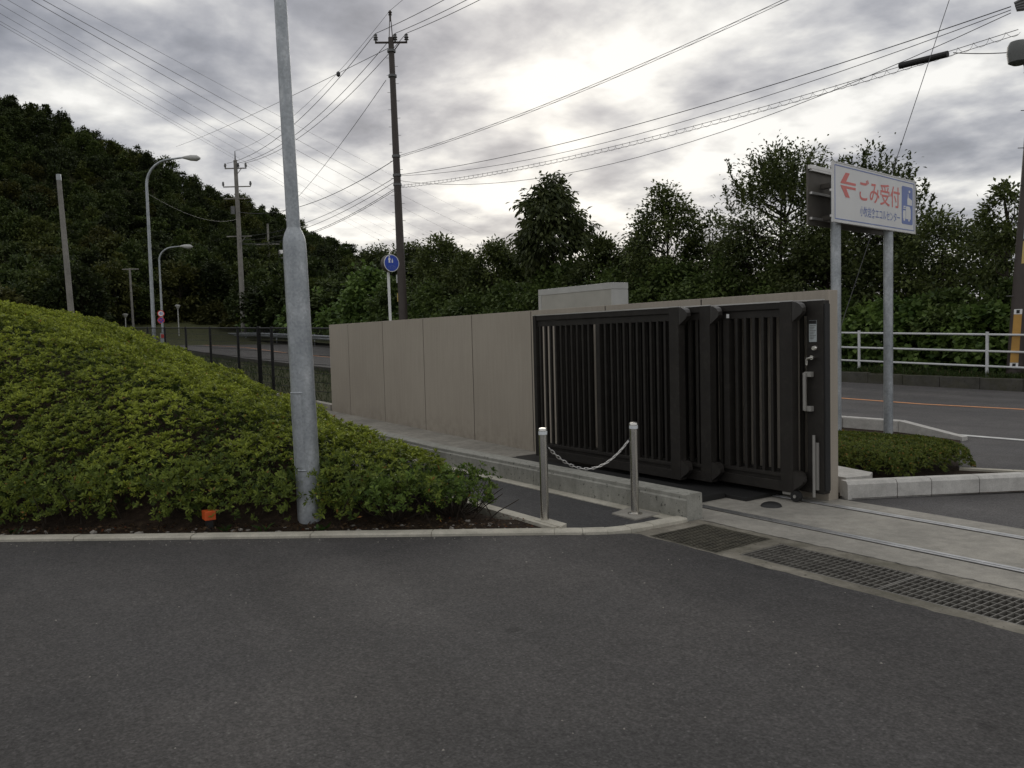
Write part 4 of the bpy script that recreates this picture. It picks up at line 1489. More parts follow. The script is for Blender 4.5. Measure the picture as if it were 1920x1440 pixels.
for a, b, sg_, r_ in HV:
    a, b = Vector(a), Vector(b)
    a2 = a - (b - a) * 0.10
    wire('transmission_line', 'faint high voltage line slanting across the cloudy sky', a2, b, sg_, r_ * 0.5, 'wire_far', 30, 'high voltage lines over the hill')

# ------------------------------------------------------------------ azalea bed
def smin(a, b, k):
    h = np.clip(.5 + .5 * (b - a) / k, 0, 1)
    return b * (1 - h) + a * h - k * h * (1 - h)


def bed_ab(x, y):
    return (x - 4.087) * -.792 + (y + 2.764) * .611, -2.65 - y


def canopy(x, y):
    a, b = bed_ab(x, y)
    z = .27 + .13 * a + np.maximum(smin(.40 * (b - .3), .36 * a, .35), -.2)
    return smin(z, 2.58 + 0 * a, .5)


def soil_z(x, y):
    a, b = bed_ab(x, y)
    t_ = np.clip(np.minimum((a - .30) * .8, b * 1.1 - .05) / .75, 0, 1)
    return 0.012 + (canopy(x, y) - 0.30 - 0.012) * t_ ** 0.8 * (canopy(x, y) > .32)


xs = np.arange(-16, 4.2, 0.2)
ys = np.arange(-14, -2.6, 0.2)
mb = MB()
idx = {}
for i, xx in enumerate(xs):
    for j, yy in enumerate(ys):
        a, b = bed_ab(xx, yy)
        if a > -0.12:
            idx[(i, j)] = len(mb.v)
            yy2 = min(yy, -2.62)
            mb.v.append((xx, yy2, float(soil_z(np.array(xx), np.array(yy2))) - (0.02 if a < .1 else 0)))
for (i, j) in list(idx):
    if all(k in idx for k in ((i + 1, j), (i, j + 1), (i + 1, j + 1))):
        mb.f.append((idx[(i, j)], idx[(i + 1, j)], idx[(i + 1, j + 1)], idx[(i, j + 1)]))
# narrow soil strip up to the kerb
q0 = K0 + kn * 0.12
mb2 = MB()
prevl = None
for s_ in np.arange(-20, 0.2, 0.25):
    p0 = K0 + kd * float(s_) + kn * 0.115
    p1 = p0 + kn * 0.42
    if p1.y > -2.7:
        p1.y = -2.7
    if p0.y > -2.7:
        p0.y = -2.7
    o_ = len(mb2.v)
    mb2.v += [(p0.x, p0.y, 0.014), (p1.x, p1.y, 0.020)]
    if prevl is not None:
        mb2.f.append((prevl, o_, o_ + 1, prevl + 1))
    prevl = o_
soil = struct('planting_soil', mb, 'soil')
struct('planting_soil', mb2, 'soil')


def rosettes(P, N, size, nl=9, rg=rng, lo=(0.075, 0.110, 0.018), hi=(0.385, 0.440, 0.060), odd=(0.36, 0.17, 0.045), p_odd=0.006, tone=None):
    """whorls of leaves: centre P, axis N, leaf length size"""
    n = len(P)
    N = unit(N)
    ref = unit(np.cross(N, rg.normal(size=(n, 3))))
    bit = np.cross(N, ref)
    Vs, Cs = [], []
    tone = rg.random(n) if tone is None else tone
    for k in range(nl):
        an = 2 * np.pi * (k / nl * (1.0 if k < nl - 3 else 1.9)) + rg.uniform(-.35, .35, n)
        inner = k >= nl - 3
        tilt = rg.uniform(0.95, 1.40, n) if inner else rg.uniform(0.22, 0.88, n)
        d = (ref * np.cos(an)[:, None] + bit * np.sin(an)[:, None]) * np.cos(tilt)[:, None] + N * np.sin(tilt)[:, None]
        L = size * rg.uniform(0.7, 1.15, n) * (0.72 if inner else 1.0)
        side = unit(np.cross(d, N))
        upv = np.cross(side, d)
        W = L * rg.uniform(0.30, 0.40, n)
        base = P + d * 0.004
        v0 = base
        v1 = base + d * (L * .6)[:, None] + side * (W * .5)[:, None] + upv * (W * .18)[:, None]
        v2 = base + d * L[:, None] - upv * (L * rg.uniform(0.0, .22, n))[:, None]
        v3 = base + d * (L * .6)[:, None] - side * (W * .5)[:, None] + upv * (W * .18)[:, None]
        Vs.append(np.stack([v0, v1, v2, v3], 1))
        t_ = np.clip(tone * .75 + (0.25 if inner else 0.0) + rg.normal(0, .10, n), 0, 1)
        Cs.append(leaf_cols(n, lo, hi, odd, p_odd, rg, t_).reshape(n, 4, 3))
    V = np.concatenate(Vs).reshape(-1, 3)
    Cc = np.concatenate(Cs).reshape(-1, 3)
    return V, np.arange(len(V)).reshape(-1, 4), Cc


def lumps(x, y, s=1.0):
    return (np.sin(x * 5.1 * s + 1.3 * np.sin(y * 3.7 * s)) * np.cos(y * 4.6 * s + 1.1 * np.sin(x * 2.9 * s)) * .6
            + np.sin(x * 11.3 * s + y * 7.1 * s) * np.cos(y * 12.7 * s - x * 5.3 * s) * .4)


CX, CY = 9.37, -6.76


def in_view(x, y, m=0.06):
    dx, dy = x - CX, y - CY
    dep = dx * FWD[0] + dy * FWD[1]
    lat = dx * RGT[0] + dy * RGT[1]
    return (dep > 3) & (np.abs(lat / np.maximum(dep, .1)) < 0.615 + m), dep


pts = []
n_try = 150000
x = rng.uniform(-15.5, 4.05, n_try)
y = rng.uniform(-12.5, -2.55, n_try)
a, b = bed_ab(x, y)
ok, dep = in_view(x, y, .28)
edge_n = 0.10 * lumps(x * .7, y * .7)
# thinner away from the camera, where the whorls overlap in the picture
dens = np.clip((8.0 / np.maximum(dep, 6)) ** 1.5, 0.13, 1.0)
keep = ok & (a > .36 + edge_n) & (b > .06 + edge_n * .6) & (rng.random(n_try) < dens * 0.66)
# the outermost corner is an open shrub built on its own
keep &= ~((x > 2.75) & (a < 1.15))
x, y, a, b, dep = x[keep], y[keep], a[keep], b[keep], dep[keep]
n = len(x)
e = .05
gx = (canopy(x + e, y) - canopy(x - e, y)) / (2 * e)
gy = (canopy(x, y + e) - canopy(x, y - e)) / (2 * e)
N = np.stack([-gx, -gy, np.ones(n)], 1)
bc_ = np.stack([rng.uniform(-16, 4.3, 2600), rng.uniform(-13, -2.4, 2600)], 1)
kept = []
for q in bc_:
    if all((q[0] - k2[0]) ** 2 + (q[1] - k2[1]) ** 2 > .50 ** 2 for k2 in kept):
        kept.append(q)
kept = np.array(kept)
b_tone = rng.normal(0, .13, len(kept))
b_h = rng.normal(0, .03, len(kept))
d1 = np.full(n, 9.0)
d2 = np.full(n, 9.0)
own = np.zeros(n, dtype=int)
for k2 in range(len(kept)):
    dd = np.hypot(x - kept[k2, 0], y - kept[k2, 1])
    lt1 = dd < d1
    d2 = np.where(lt1, d1, np.minimum(d2, dd))
    own = np.where(lt1, k2, own)
    d1 = np.where(lt1, dd, d1)
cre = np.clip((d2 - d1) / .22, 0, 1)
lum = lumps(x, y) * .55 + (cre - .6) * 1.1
shoulder = np.clip((a - .33) / .30, 0, 1) ** .5 * np.clip((b - .02) / .22, 0.25, 1) ** .5
z = canopy(x, y) * (0.45 + 0.55 * shoulder) + lum * .085 + b_h[own] + rng.normal(0, .016, n) - rng.exponential(.022, n)
z = np.maximum(z, 0.16 + rng.uniform(0, .1, n))
N = unit(N) + np.array([0, 0, .5]) + rng.normal(0, .22, (n, 3))
N += np.stack([0.792 * (1 - shoulder), -0.611 * (1 - shoulder), 0 * shoulder], 1) * 0.9
size = 0.051 * rng.uniform(.75, 1.25, n) * np.clip(dep / 9.0, 1.0, 1.9) ** .6
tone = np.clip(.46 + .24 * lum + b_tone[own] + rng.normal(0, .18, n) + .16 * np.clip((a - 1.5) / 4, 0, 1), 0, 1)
kp = rng.random(n) < .35 + .65 * np.clip(cre * 1.6, 0, 1)
V1, F1, C1 = rosettes(np.stack([x, y, z], 1)[kp], N[kp], size[kp], 9, tone=tone[kp])
# front skirt hanging over the kerb side
m = 8500
sk_s = rng.uniform(-19, -0.95, m)
sk_a = rng.uniform(.24, .62, m)
P2 = np.stack([K0.x + kd.x * sk_s + kn.x * sk_a, K0.y + kd.y * sk_s + kn.y * sk_a], 1)
ok, dep2 = in_view(P2[:, 0], P2[:, 1], .28)
lumf = lumps(P2[:, 0] * 1.2, P2[:, 1] * 1.2)
top = canopy(P2[:, 0], P2[:, 1])
zz = rng.uniform(0.08, 1.0, m) ** 1.0 * np.maximum(top, .4) + .06
keep = ok & (lumf + rng.normal(0, .35, m) + (zz - .28) * 2.2 > -.05)
P2 = np.column_stack([P2, zz])[keep]
k_ = len(P2)
N2 = np.tile(np.array([[0.62, -0.48, .55]]), (k_, 1)) + rng.normal(0, .35, (k_, 3))
V2, F2, C2 = rosettes(P2, N2, 0.050 * rng.uniform(.8, 1.25, k_), 8, lo=(0.05, 0.08, 0.017), hi=(0.25, 0.31, 0.055), odd=(0.34, 0.17, .05), p_odd=.012)
# inner leaves, lower down
m = 40000
x3 = rng.uniform(-9, 3.9, m)
y3 = rng.uniform(-10.0, -2.6, m)
a3, b3 = bed_ab(x3, y3)
ok, dep3 = in_view(x3, y3, .28)
keep = ok & (a3 > .45) & (b3 > .08) & (rng.random(m) < np.clip((8 / dep3) ** 1.2, .3, 1)) & ~((x3 > 2.75) & (a3 < 1.2))
x3, y3 = x3[keep], y3[keep]
z3 = canopy(x3, y3) - rng.uniform(.08, .26, len(x3))
P3_ = np.stack([x3, y3, np.maximum(z3, .12)], 1)
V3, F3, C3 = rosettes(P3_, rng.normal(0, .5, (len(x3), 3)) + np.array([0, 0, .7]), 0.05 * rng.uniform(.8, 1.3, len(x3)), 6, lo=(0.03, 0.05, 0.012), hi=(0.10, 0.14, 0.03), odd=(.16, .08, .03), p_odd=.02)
V = np.concatenate([V1, V2, V3])
F = np.concatenate([F1, F2 + len(V1), F3 + len(V1) + len(V2)])
me = np_mesh('azalea_groundcover', V, F, 'leaf_hedge', np.concatenate([C1, C2, C3]))
hedge = bpy.data.objects.new('azalea_groundcover', me)
COL.objects.link(hedge)
ORG[hedge.name] = Vector((0, 0, 0))
tag(hedge, 'mounded mass of clipped yellow-green azaleas along the lot kerb', 'shrubs', kind='stuff')
# woody stems under the leaves
st = MB()
for i in range(620):
    s_ = random.uniform(-14, -0.5)
    a_ = random.uniform(.35, 1.5)
    p = K0 + kd * s_ + kn * a_
    if p.y > -2.8:
        continue
    z0_ = float(soil_z(np.array(p.x), np.array(p.y))) - .02
    zt = max(float(canopy(np.array(p.x), np.array(p.y))) - .08, z0_ + .2)
    d = Vector((random.uniform(-.25, .35), random.uniform(-.3, .2), 0))
    st.tube([(p.x, p.y, z0_), (p.x + d.x * .4, p.y + d.y * .4, z0_ + (zt - z0_) * .5), (p.x + d.x, p.y + d.y, zt)], [.007, .005, .003], 4, False)
so = build('azalea_stems', st, 'bark', hedge)
tag(so, kind='stuff')


def small_shrub(name, label, cx, cy, h, rad, nst, nros, seed, z0=0.02, hi=(0.19, 0.27, 0.05), size=.050, grp=None):
    rg = np.random.default_rng(seed)
    o = thing(name, label, 'shrub', (cx, cy, z0), grp)
    stm = MB()
    P, N = [], []
    for i in range(nst):
        an = rg.uniform(0, 2 * math.pi)
        rr_ = rad * math.sqrt(rg.uniform(.05, 1))
        zt = z0 + h * rg.uniform(.55, 1.0) * (1 - .35 * (rr_ / rad) ** 2)
        e_ = Vector((cx + rr_ * math.cos(an), cy + rr_ * math.sin(an), zt))
        b_ = Vector((cx + rr_ * .12 * math.cos(an), cy + rr_ * .12 * math.sin(an), z0 - .02))
        mid = b_.lerp(e_, .5) + Vector((0.1 * rr_ * math.cos(an), .1 * rr_ * math.sin(an), -.02))
        stm.tube([b_, mid, e_], [.0055, .004, .002], 4, False)
        for k in range(nros):
            t_ = 1 - .5 * rg.random() ** 1.6
            q_ = mid.lerp(e_, t_) + Vector(rg.normal(0, .035, 3))
            P.append(q_[:])
            N.append((math.cos(an) * .5 + rg.normal(0, .3), math.sin(an) * .5 + rg.normal(0, .3), .8))
    V, F, C = rosettes(np.array(P), np.array(N), size * rg.uniform(.8, 1.2, len(P)), 8, rg, hi=hi, lo=(0.05, 0.09, 0.018), p_odd=.01)
    me = np_mesh('foliage', V - np.array([[cx, cy, z0]]), F, 'leaf_hedge', C)
    f = bpy.data.objects.new('foliage', me)
    COL.objects.link(f)
    f.parent = o
    build('stems', stm, 'bark', o)
    return o


small_shrub('azalea_shrub', 'small open azalea bush with bare stems near the bollard', 2.98, -3.06, .48, .42, 60, 6, 4)
small_shrub('azalea_shrub', 'azalea bush between the steel pole and the open bush by the bollard', 2.80, -3.55, .52, .50, 60, 7, 9)

# low clipped hedge beside the sign posts
m = 8000
hx_ = rng.uniform(2.6, 4.75, m)
hy_ = rng.uniform(1.0, 3.0, m)
HCX, HCY = 3.72, 2.02
e4 = ((hx_ - HCX) / 0.98) ** 4 + ((hy_ - HCY) / 0.92) ** 4
inside = e4 + lumps(hx_, hy_) * .2 < 1
hx_, hy_, e4 = hx_[inside], hy_[inside], e4[inside]
ed = np.clip(1 - e4, 0, 1)
hz_ = .07 + (.235 * ed ** .3) * np.where(rng.random(len(hx_)) < .6, 1, rng.uniform(.15, 1, len(hx_))) + lumps(hx_, hy_) * .022
Nn = np.stack([(hx_ - HCX) * .6, (hy_ - HCY) * .6, .5 + ed], 1) + rng.normal(0, .3, (len(hx_), 3))
V, F, C = rosettes(np.stack([hx_, hy_, hz_], 1), Nn, .045 * rng.uniform(.8, 1.2, len(hx_)), 7, lo=(.05, .08, .016), hi=(.19, .22, .042), odd=(.3, .18, .05), p_odd=.03)
lh = thing('clipped_hedge', 'low clipped azalea hedge beside the sign post', 'hedge', (3.72, 2.02, 0))
f_ = bpy.data.objects.new('foliage', np_mesh('foliage', V - np.array([[3.72, 2.02, 0]]), F, 'leaf_hedge', C))
COL.objects.link(f_)
f_.parent = lh
stm = MB()
for i in range(90):
    an, rr_ = random.uniform(0, 6.28), random.uniform(.3, 1.0)
    bx_, by_ = 3.72 + .8 * rr_ * math.cos(an), 2.02 + .75 * rr_ * math.sin(an)
    stm.tube([(bx_, by_, 0), (bx_ + random.uniform(-.1, .1), by_ + random.uniform(-.1, .1), .22)], [.006, .003], 4, False)
build('stems', stm, 'bark', lh)

# pebbles and litter on the bare soil
pb = MB()
for i in range(230):
    s_ = random.uniform(-9, -0.15)
    a_ = .15 + abs(random.gauss(0, .30))
    p = K0 + kd * s_ + kn * a_
    if p.y > -2.75:
        continue
    r_ = random.choice((.008, .012, .012, .018, .026)) * random.uniform(.7, 1.3)
    bm = bmesh.new()
    bmesh.ops.create_icosphere(bm, subdivisions=1, radius=r_)
    sx, sy, sz = random.uniform(.8, 1.5), random.uniform(.7, 1.2), random.uniform(.4, .7)
    an = random.uniform(0, 3.1)
    for v in bm.verts:
        q = Vector((v.co.x * sx, v.co.y * sy, v.co.z * sz)) * random.uniform(.85, 1.12)
        v.co = Vector((q.x * math.cos(an) - q.y * math.sin(an) + p.x, q.x * math.sin(an) + q.y * math.cos(an) + p.y, q.z + .02 + .1 * max(0, a_ - .5)))
    bm.verts.index_update()
    pb.add([v.co[:] for v in bm.verts], [[v.index for v in f.verts] for f in bm.faces])
    bm.free()
tag(build('pebbles', pb, 'stone'), 'scattered pale pebbles on the dark soil of the bed', 'pebbles', kind='stuff')
m = 2600
s_ = rng.uniform(-10, -.2, m)
a_ = .13 + np.abs(rng.normal(0, .3, m))
P = np.stack([K0.x + kd.x * s_ + kn.x * a_, K0.y + kd.y * s_ + kn.y * a_, .026 + .03 * rng.random(m)], 1)
P = P[P[:, 1] < -2.75]
Dv = rng.normal(size=(len(P), 3)) * np.array([1, 1, .25])
V, F = leaf_quads(P, Dv, rng.uniform(.02, .05, len(P)), rng.uniform(.01, .022, len(P)))
me = np_mesh('leaf_litter', V, F, 'leaf_hedge', leaf_cols(len(P), (.03, .018, .01), (.11, .07, .035), (.16, .05, .02), .06))
lo_ = bpy.data.objects.new('leaf_litter', me)
COL.objects.link(lo_)
tag(lo_, 'dry brown leaf litter along the foot of the azaleas', 'litter', kind='stuff')
gt = MB()
for i in range(240):
    if i < 120:
        s_ = random.uniform(-8, 0)
        p = K0 + kd * s_ - kn * abs(random.gauss(0, .10)) - kn * .02
    else:
        p = Vector((random.uniform(3.4, 9.5), random.uniform(-6.5, -2.3)))
        q_ = (p - K0).dot(kn)
        if q_ > -.05:
            continue
    r_ = random.uniform(.0022, .0065)
    an = random.uniform(0, 6)
    c_, s2 = math.cos(an) * r_, math.sin(an) * r_
    gt.add([(p.x + c_ * 1.4, p.y + s2 * 1.4, .004), (p.x - s2, p.y + c_, .004), (p.x - c_ * 1.2, p.y - s2 * 1.2, .004), (p.x + s2, p.y - c_, .004), (p.x, p.y, .004 + r_)], [(0, 1, 4), (1, 2, 4), (2, 3, 4), (3, 0, 4)])
tag(build('grit', gt, 'stone'), 'loose grit scattered on the lot asphalt', 'grit', kind='stuff')
# a few broad weeds at the kerb
for i, (s_, a_) in enumerate(((-2.78, .20), (-2.45, .18), (-1.95, .17), (-4.65, .2), (-5.55, .16))):
    p = K0 + kd * s_ + kn * a_
    nl = 6
    P = np.tile(np.array([[p.x, p.y, .02]]), (nl, 1)) + rng.normal(0, .012, (nl, 3)) * np.array([1, 1, 0])
    an = np.linspace(0, 6.28, nl, endpoint=False) + rng.uniform(0, 1)
    Dv = np.stack([np.cos(an), np.sin(an), rng.uniform(.5, 1.1, nl)], 1)
    V, F = leaf_quads(P, Dv, rng.uniform(.07, .12, nl), rng.uniform(.03, .045, nl))
    me = np_mesh('weed', V - np.array([[p.x, p.y, 0]]), F, 'leaf_hedge', leaf_cols(nl, (.02, .04, .01), (.05, .09, .02)))
    w = bpy.data.objects.new('weed', me)
    COL.objects.link(w)
    w.location = (p.x, p.y, 0)
    tag(w, 'small broad-leaved weed growing behind the lot kerb', 'weed', 'weeds behind the lot kerb')


# ------------------------------------------------------------------ trees
def crown_points(kind, rg, H, rad, cb, nclump, per):
    """points of leaves with outward directions, crown from height cb to H, clumped"""
    P, Dv, T, CL = [], [], [], []
    zc_, hz_ = (cb + H) / 2, (H - cb) / 2
    k = 0
    while k < nclump:
        v = rg.normal(size=3)
        v /= np.linalg.norm(v)
        r_ = rg.uniform(.25, 1.0) ** .45
        c = np.array([v[0] * rad * r_, v[1] * rad * r_, zc_ + v[2] * hz_ * r_])
        if kind != 'dome' and v[2] < -.75 and rg.random() < .6:
            continue
        taper = 1.0 - .45 * max(0, (c[2] - zc_) / hz_) ** 1.5
        c[:2] *= taper
        cr_ = rad * rg.uniform(.15, .30)
        n = int(per * rg.uniform(.6, 1.3))
        q = rg.normal(size=(n, 3)) * np.array([.55, .55, .42]) * cr_
        P.append(c + q)
        Dv.append(unit(q + v * cr_ * .6) + rg.normal(0, .5, (n, 3)))
        T.append(np.full(n, rg.random()))
        CL.append(c)
        k += 1
    return np.concatenate(P), np.concatenate(Dv), np.concatenate(T), CL


KINDS = {
    'round': dict(cb=.20, nc=88, per=82, L=.165, W=.09, lo=(.036, .052, .018), hi=(.135, .165, .048), droop=.25),
    'dark': dict(cb=.04, nc=100, per=105, L=.17, W=.10, lo=(.032, .044, .016), hi=(.105, .128, .040), droop=.3),
    'loose': dict(cb=.32, nc=74, per=58, L=.30, W=.115, lo=(.036, .050, .020), hi=(.110, .130, .045), droop=1.0),
    'shoot': dict(cb=.10, nc=105, per=90, L=.15, W=.07, lo=(.033, .048, .017), hi=(.115, .140, .042), droop=.1),
    'vine': dict(cb=-.12, nc=90, per=75, L=.22, W=.20, lo=(.050, .092, .024), hi=(.170, .250, .060), droop=.5),
    'olive': dict(cb=-.10, nc=90, per=105, L=.20, W=.13, lo=(.035, .042, .014), hi=(.125, .125, .040), droop=.3),
    'bush': dict(cb=-.10, nc=100, per=100, L=.18, W=.12, lo=(.040, .064, .020), hi=(.135, .185, .050), droop=.35),
}


def limb(mb, a, b, r0, r1, rg, bend=.12, n=4):
    a, b = Vector(a), Vector(b)
    L = (b - a).length
    pts, rad = [], []
    off_ = Vector(rg.normal(0, bend * L * .5, 3))
    off_.z = abs(off_.z) * -.4
    for i in range(n + 1):
        u = i / n
        pts.append(a.lerp(b, u) + off_ * (4 * u * (1 - u)))
        rad.append(r0 + (r1 - r0) * u)
    mb.tube(pts, rad, 5, False)


def plant(name, label, x, y, ztop, rad, kind, seed, group=None, z0=None):
    rg = np.random.default_rng(seed)
    k = KINDS[kind]
    z0 = zg(x) + 0.30 + 0.02 * max(0, y - 14.46) ** .8 if z0 is None else z0
    H = ztop - z0
    o = thing(name, label, 'tree' if name.endswith('tree') else 'shrub', (x, y, z0), group)
    nc = int(k['nc'] * np.clip(rad * H / 8, .6, 1.9))
    far = np.clip(math.hypot(x - CX, y - CY) / 34, .75, 2.2)
    P, Dv, T, CL = crown_points('dome' if k['cb'] < 0 else kind, rg, H, rad, k['cb'] * H, nc, k['per'])
    if kind == 'shoot':
        for i in range(48):
            an, rr_ = rg.uniform(0, 6.28), rad * rg.uniform(.0, .95)
            zb = H * (.80 - .22 * (rr_ / rad) ** 2)
            L = H * rg.uniform(.08, .22)
            n = 80
            u = rg.random(n)
            ax = np.array([math.cos(an) * .25, math.sin(an) * .25, 1.0])
            base = np.array([rr_ * math.cos(an), rr_ * math.sin(an), zb])
            P = np.concatenate([P, base + ax * (u * L)[:, None] + rg.normal(0, .05, (n, 3)) * (1.3 - u)[:, None]])
            Dv = np.concatenate([Dv, ax + rg.normal(0, .55, (n, 3))])
            T = np.concatenate([T, np.full(n, rg.random())])
    ok_ = P[:, 2] > .05
    P, Dv, T = P[ok_], Dv[ok_], T[ok_]
    n = len(P)
    Dv = unit(Dv)
    Dv[:, 2] -= k['droop'] * rg.uniform(.4, 1.2, n)
    V, F = leaf_quads(P, Dv, k['L'] * far ** .7 * rg.uniform(.7, 1.25, n), k['W'] * far ** .7 * rg.uniform(.75, 1.2, n), .12, rg)
    tt = np.clip(T * .6 + rg.normal(.2, .2, n), 0, 1)
    C = leaf_cols(n, k['lo'], k['hi'], None, 0, rg, tt)
    cr_ = bpy.data.objects.new('crown', np_mesh('crown', V, F, 'leaf', C))
    COL.objects.link(cr_)
    cr_.parent = o
    tr = MB()
    if k['cb'] >= 0:
        r0 = .035 * H * .5
        fork = H * (k['cb'] + .10)
        limb(tr, (0, 0, -.3), (rg.normal(0, .15), rg.normal(0, .15), fork), r0, r0 * .75, rg, .03)
        limb(tr, (0, 0, fork * .97), (0, 0, H * .86), r0 * .7, r0 * .15, rg, .06, 6)
        for c in CL[::2 if kind == 'loose' else 3]:
            zb = max(min(c[2] - .35 * rad, H * .75), fork * .7)
            limb(tr, (0, 0, zb), c, r0 * .32, r0 * .07, rg, .15)
    else:
        for c in CL[::6]:
            limb(tr, (c[0] * .25, c[1] * .25, -.2), c, .03, .008, rg, .15)
    t_o = build('trunk' if k['cb'] >= 0 else 'stems', tr, 'bark', None)
    t_o.parent = o
    return o


TREES = [
    (-22.9, 18, 9.37, 1.8, 'loose', 'tall loose tree with drooping leaves standing above its dark neighbours'),
    (-15.9, 18.5, 7.72, 1.75, 'round', 'rounded broadleaf tree with a domed top over the middle of the gate'),
    (-10.3, 19, 8.35, 2.75, 'shoot', 'large bushy tree with feathery upright shoots behind the direction sign'),
    (-8.2, 20.5, 7.95, 2.5, 'shoot', 'feathery tree whose upright shoots show over the direction sign'),
    (-4.76, 19.5, 5.36, 1.6, 'round', 'broadleaf tree between the direction sign and the yellow-sheeted pole'),
    (-2.27, 18.5, 5.75, 1.0, 'round', 'narrow broadleaf tree rising right beside the yellow-sheeted pole'),
    (-14.66, 20, 6.58, 1.34, 'round', 'smaller round-topped tree between the domed tree and the feathery one'),
    (-11.6, 18.5, 5.6, 1.6, 'dark', 'dark dense tree in front of the large feathery tree'),
    (-19.5, 18, 5.9, 1.8, 'dark', 'dark dense tree just beside the tall loose tree'),
    (-28.7, 18.5, 6.86, 1.76, 'round', 'broadleaf tree between the brown pole and the tall loose tree'),
    (-35.7, 19, 7.81, 2.0, 'round', 'green broadleaf tree standing just beside the tall brown pole'),
    (-31.1, 18, 6.33, 1.4, 'round', 'small green tree in the gap next to the tall brown pole'),
    (-28.1, 20, 6.45, 1.33, 'round', 'slender tree at the foot of the tall loose tree'),
    (-61.0, 30, 10.74, 3.1, 'dark', 'dark tree on the hill foot behind the tall brown pole'),
    (-72.2, 32, 11.29, 3.2, 'dark', 'dark tree on the hill foot above the blue round sign'),
    (-7.8, 18, 5.13, 1.8, 'dark', 'dark dense tree right behind the rear sign panel'),
    (-7.76, 22, 5.3, 1.8, 'dark', 'dark tree seen between the two sign posts'),
    (-4.76, 22, 4.8, 1.5, 'dark', 'dark low tree behind the narrow tree by the pole'),
    (-19.4, 20, 5.6, 1.9, 'dark', 'dark tree filling the dip left by the domed tree'),
]
for i, (x, y, zt, r_, kd_, lab_) in enumerate(TREES):
    plant('broadleaf_tree', lab_, x, y, zt, r_, kd_, 100 + i)
BUSH = [
    (-43.6, 18.2, 6.55, 2.5, 'vine', 'tall heap of pale green vines beside the blue round sign'),
    (-47.6, 18.2, 4.9, 2.1, 'vine', 'vine covered bush over the end of the beige wall'),
    (-54.9, 18.4, 5.6, 2.6, 'vine', 'vine covered bush behind the galvanised steel pole'),
    (-65.6, 18.9, 6.0, 3.0, 'vine', 'vine covered bush round the foot of the concrete utility pole'),
    (-37.7, 17, 5.36, 1.9, 'bush', None), (-33.0, 17, 4.72, 2.4, 'bush', None), (-28.6, 17, 4.15, 2.2, 'bush', None), (-24.9, 17, 4.32, 2.1, 'bush', None),
    (-21.8, 17.5, 4.87, 2.2, 'bush', None), (-18.0, 17.5, 4.55, 2.0, 'bush', None), (-14.8, 17.5, 4.49, 1.9, 'bush', None), (-12.0, 17.5, 4.24, 1.8, 'bush', None),
    (-9.6, 17.5, 3.84, 1.6, 'bush', None), (-7.15, 17, 2.85, 1.5, 'bush', None),
    (-5.04, 16.4, 2.47, 1.25, 'vine', 'pale leafy vine bush behind the railing by the wall end'),
    (-3.75, 16.5, 2.25, 1.2, 'vine', 'pale leafy vine bush behind the railing past the sign post'),
    (-3.0, 17, 2.7, 1.2, 'bush', 'dark bush behind the vines along the railing'),
    (-1.88, 16.4, 2.09, 1.0, 'vine', 'pale leafy vine bush next to the yellow-sheeted pole'),
    (-1.69, 17.5, 2.9, 1.0, 'bush', 'dark bush directly behind the yellow-sheeted pole'),
    (-39.2, 17.4, 4.25, 2.1, 'vine', 'vine covered bush at the foot of the tall brown pole'),
    (-34.1, 17.3, 3.67, 1.9, 'vine', 'low vine bush just past the tall brown pole'), (-29.3, 16.4, 3.33, 1.8, 'bush', None),
]
for i, (x, y, zt, r_, kd_, lab_) in enumerate(BUSH):
    plant('vine_bush' if kd_ == 'vine' else 'roadside_bush', lab_ or 'dark roadside bush filling the thicket behind the beige wall', x, y, zt, r_, kd_, 300 + i, None if lab_ else 'bushes of the roadside thicket')

for i, (x, y, zt, r_) in enumerate(((-79, 0.5, 6.2, 2.4), (-78, 4.2, 5.4, 2.2), (-80, 7.4, 6.6, 2.5), (-78.5, 10.6, 5.6, 2.2), (-80, 13.4, 6.4, 2.4), (-77, 16.2, 5.8, 2.2), (-71, 17.6, 5.2, 2.2), (-70, -1.0, 5.6, 2.3), (-62, -3.0, 5.8, 2.4), (-66, 1.0, 4.2, 1.8))):
    plant('roadside_bush', 'olive green bush closing the bend at the forest foot', x, y, zt, r_, 'olive', 500 + i, 'bushes at the forest foot', z0=1.5)

for i, (x, y, zt, r_) in enumerate(((1.6, 18.4, 4.6, 1.9), (4.9, 18.8, 4.2, 2.0), (8.4, 18.2, 4.8, 2.1), (12.0, 18.8, 4.4, 2.1), (16.0, 18.6, 4.6, 2.2))):
    plant('roadside_bush', 'dark bush continuing the thicket past the yellow-sheeted pole', x, y, zt, r_, 'bush', 560 + i, 'bushes past the yellow-sheeted pole')

# ------------------------------------------------------------------ wooded hill
def hill_h(X, d):
    ridge = np.interp(X, [-260, -150, -92, -63, -46, -31, -19, -6, 6, 30], [76, 60, 42.0, 28.2, 20.0, 12.5, 7.0, 2.5, 0.5, 0])
    t_ = np.clip((d - 60) / 95.0, 0, 1)
    return ridge * (t_ * t_ * (3 - 2 * t_) * .55 + t_ * .45)


def cam_xy(X, d):
    return CX + RGT[0] * X + FWD[0] * d, CY + RGT[1] * X + FWD[1] * d


mb = MB()
Xs = np.arange(-260, 41, 10.0)
ds = np.concatenate([np.arange(58, 176, 6.0), np.array([200, 260, 340])])
for X in Xs:
    for d in ds:
        x, y = cam_xy(X, d)
        mb.v.append((x, y, 1.45 - (0.5 if d < 60 else 0) + float(hill_h(X, d))))
nd = len(ds)
mb.f = [(i * nd + j, (i + 1) * nd + j, (i + 1) * nd + j + 1, i * nd + j + 1) for i in range(len(Xs) - 1) for j in range(nd - 1)]
struct('hill', mb, 'ground')

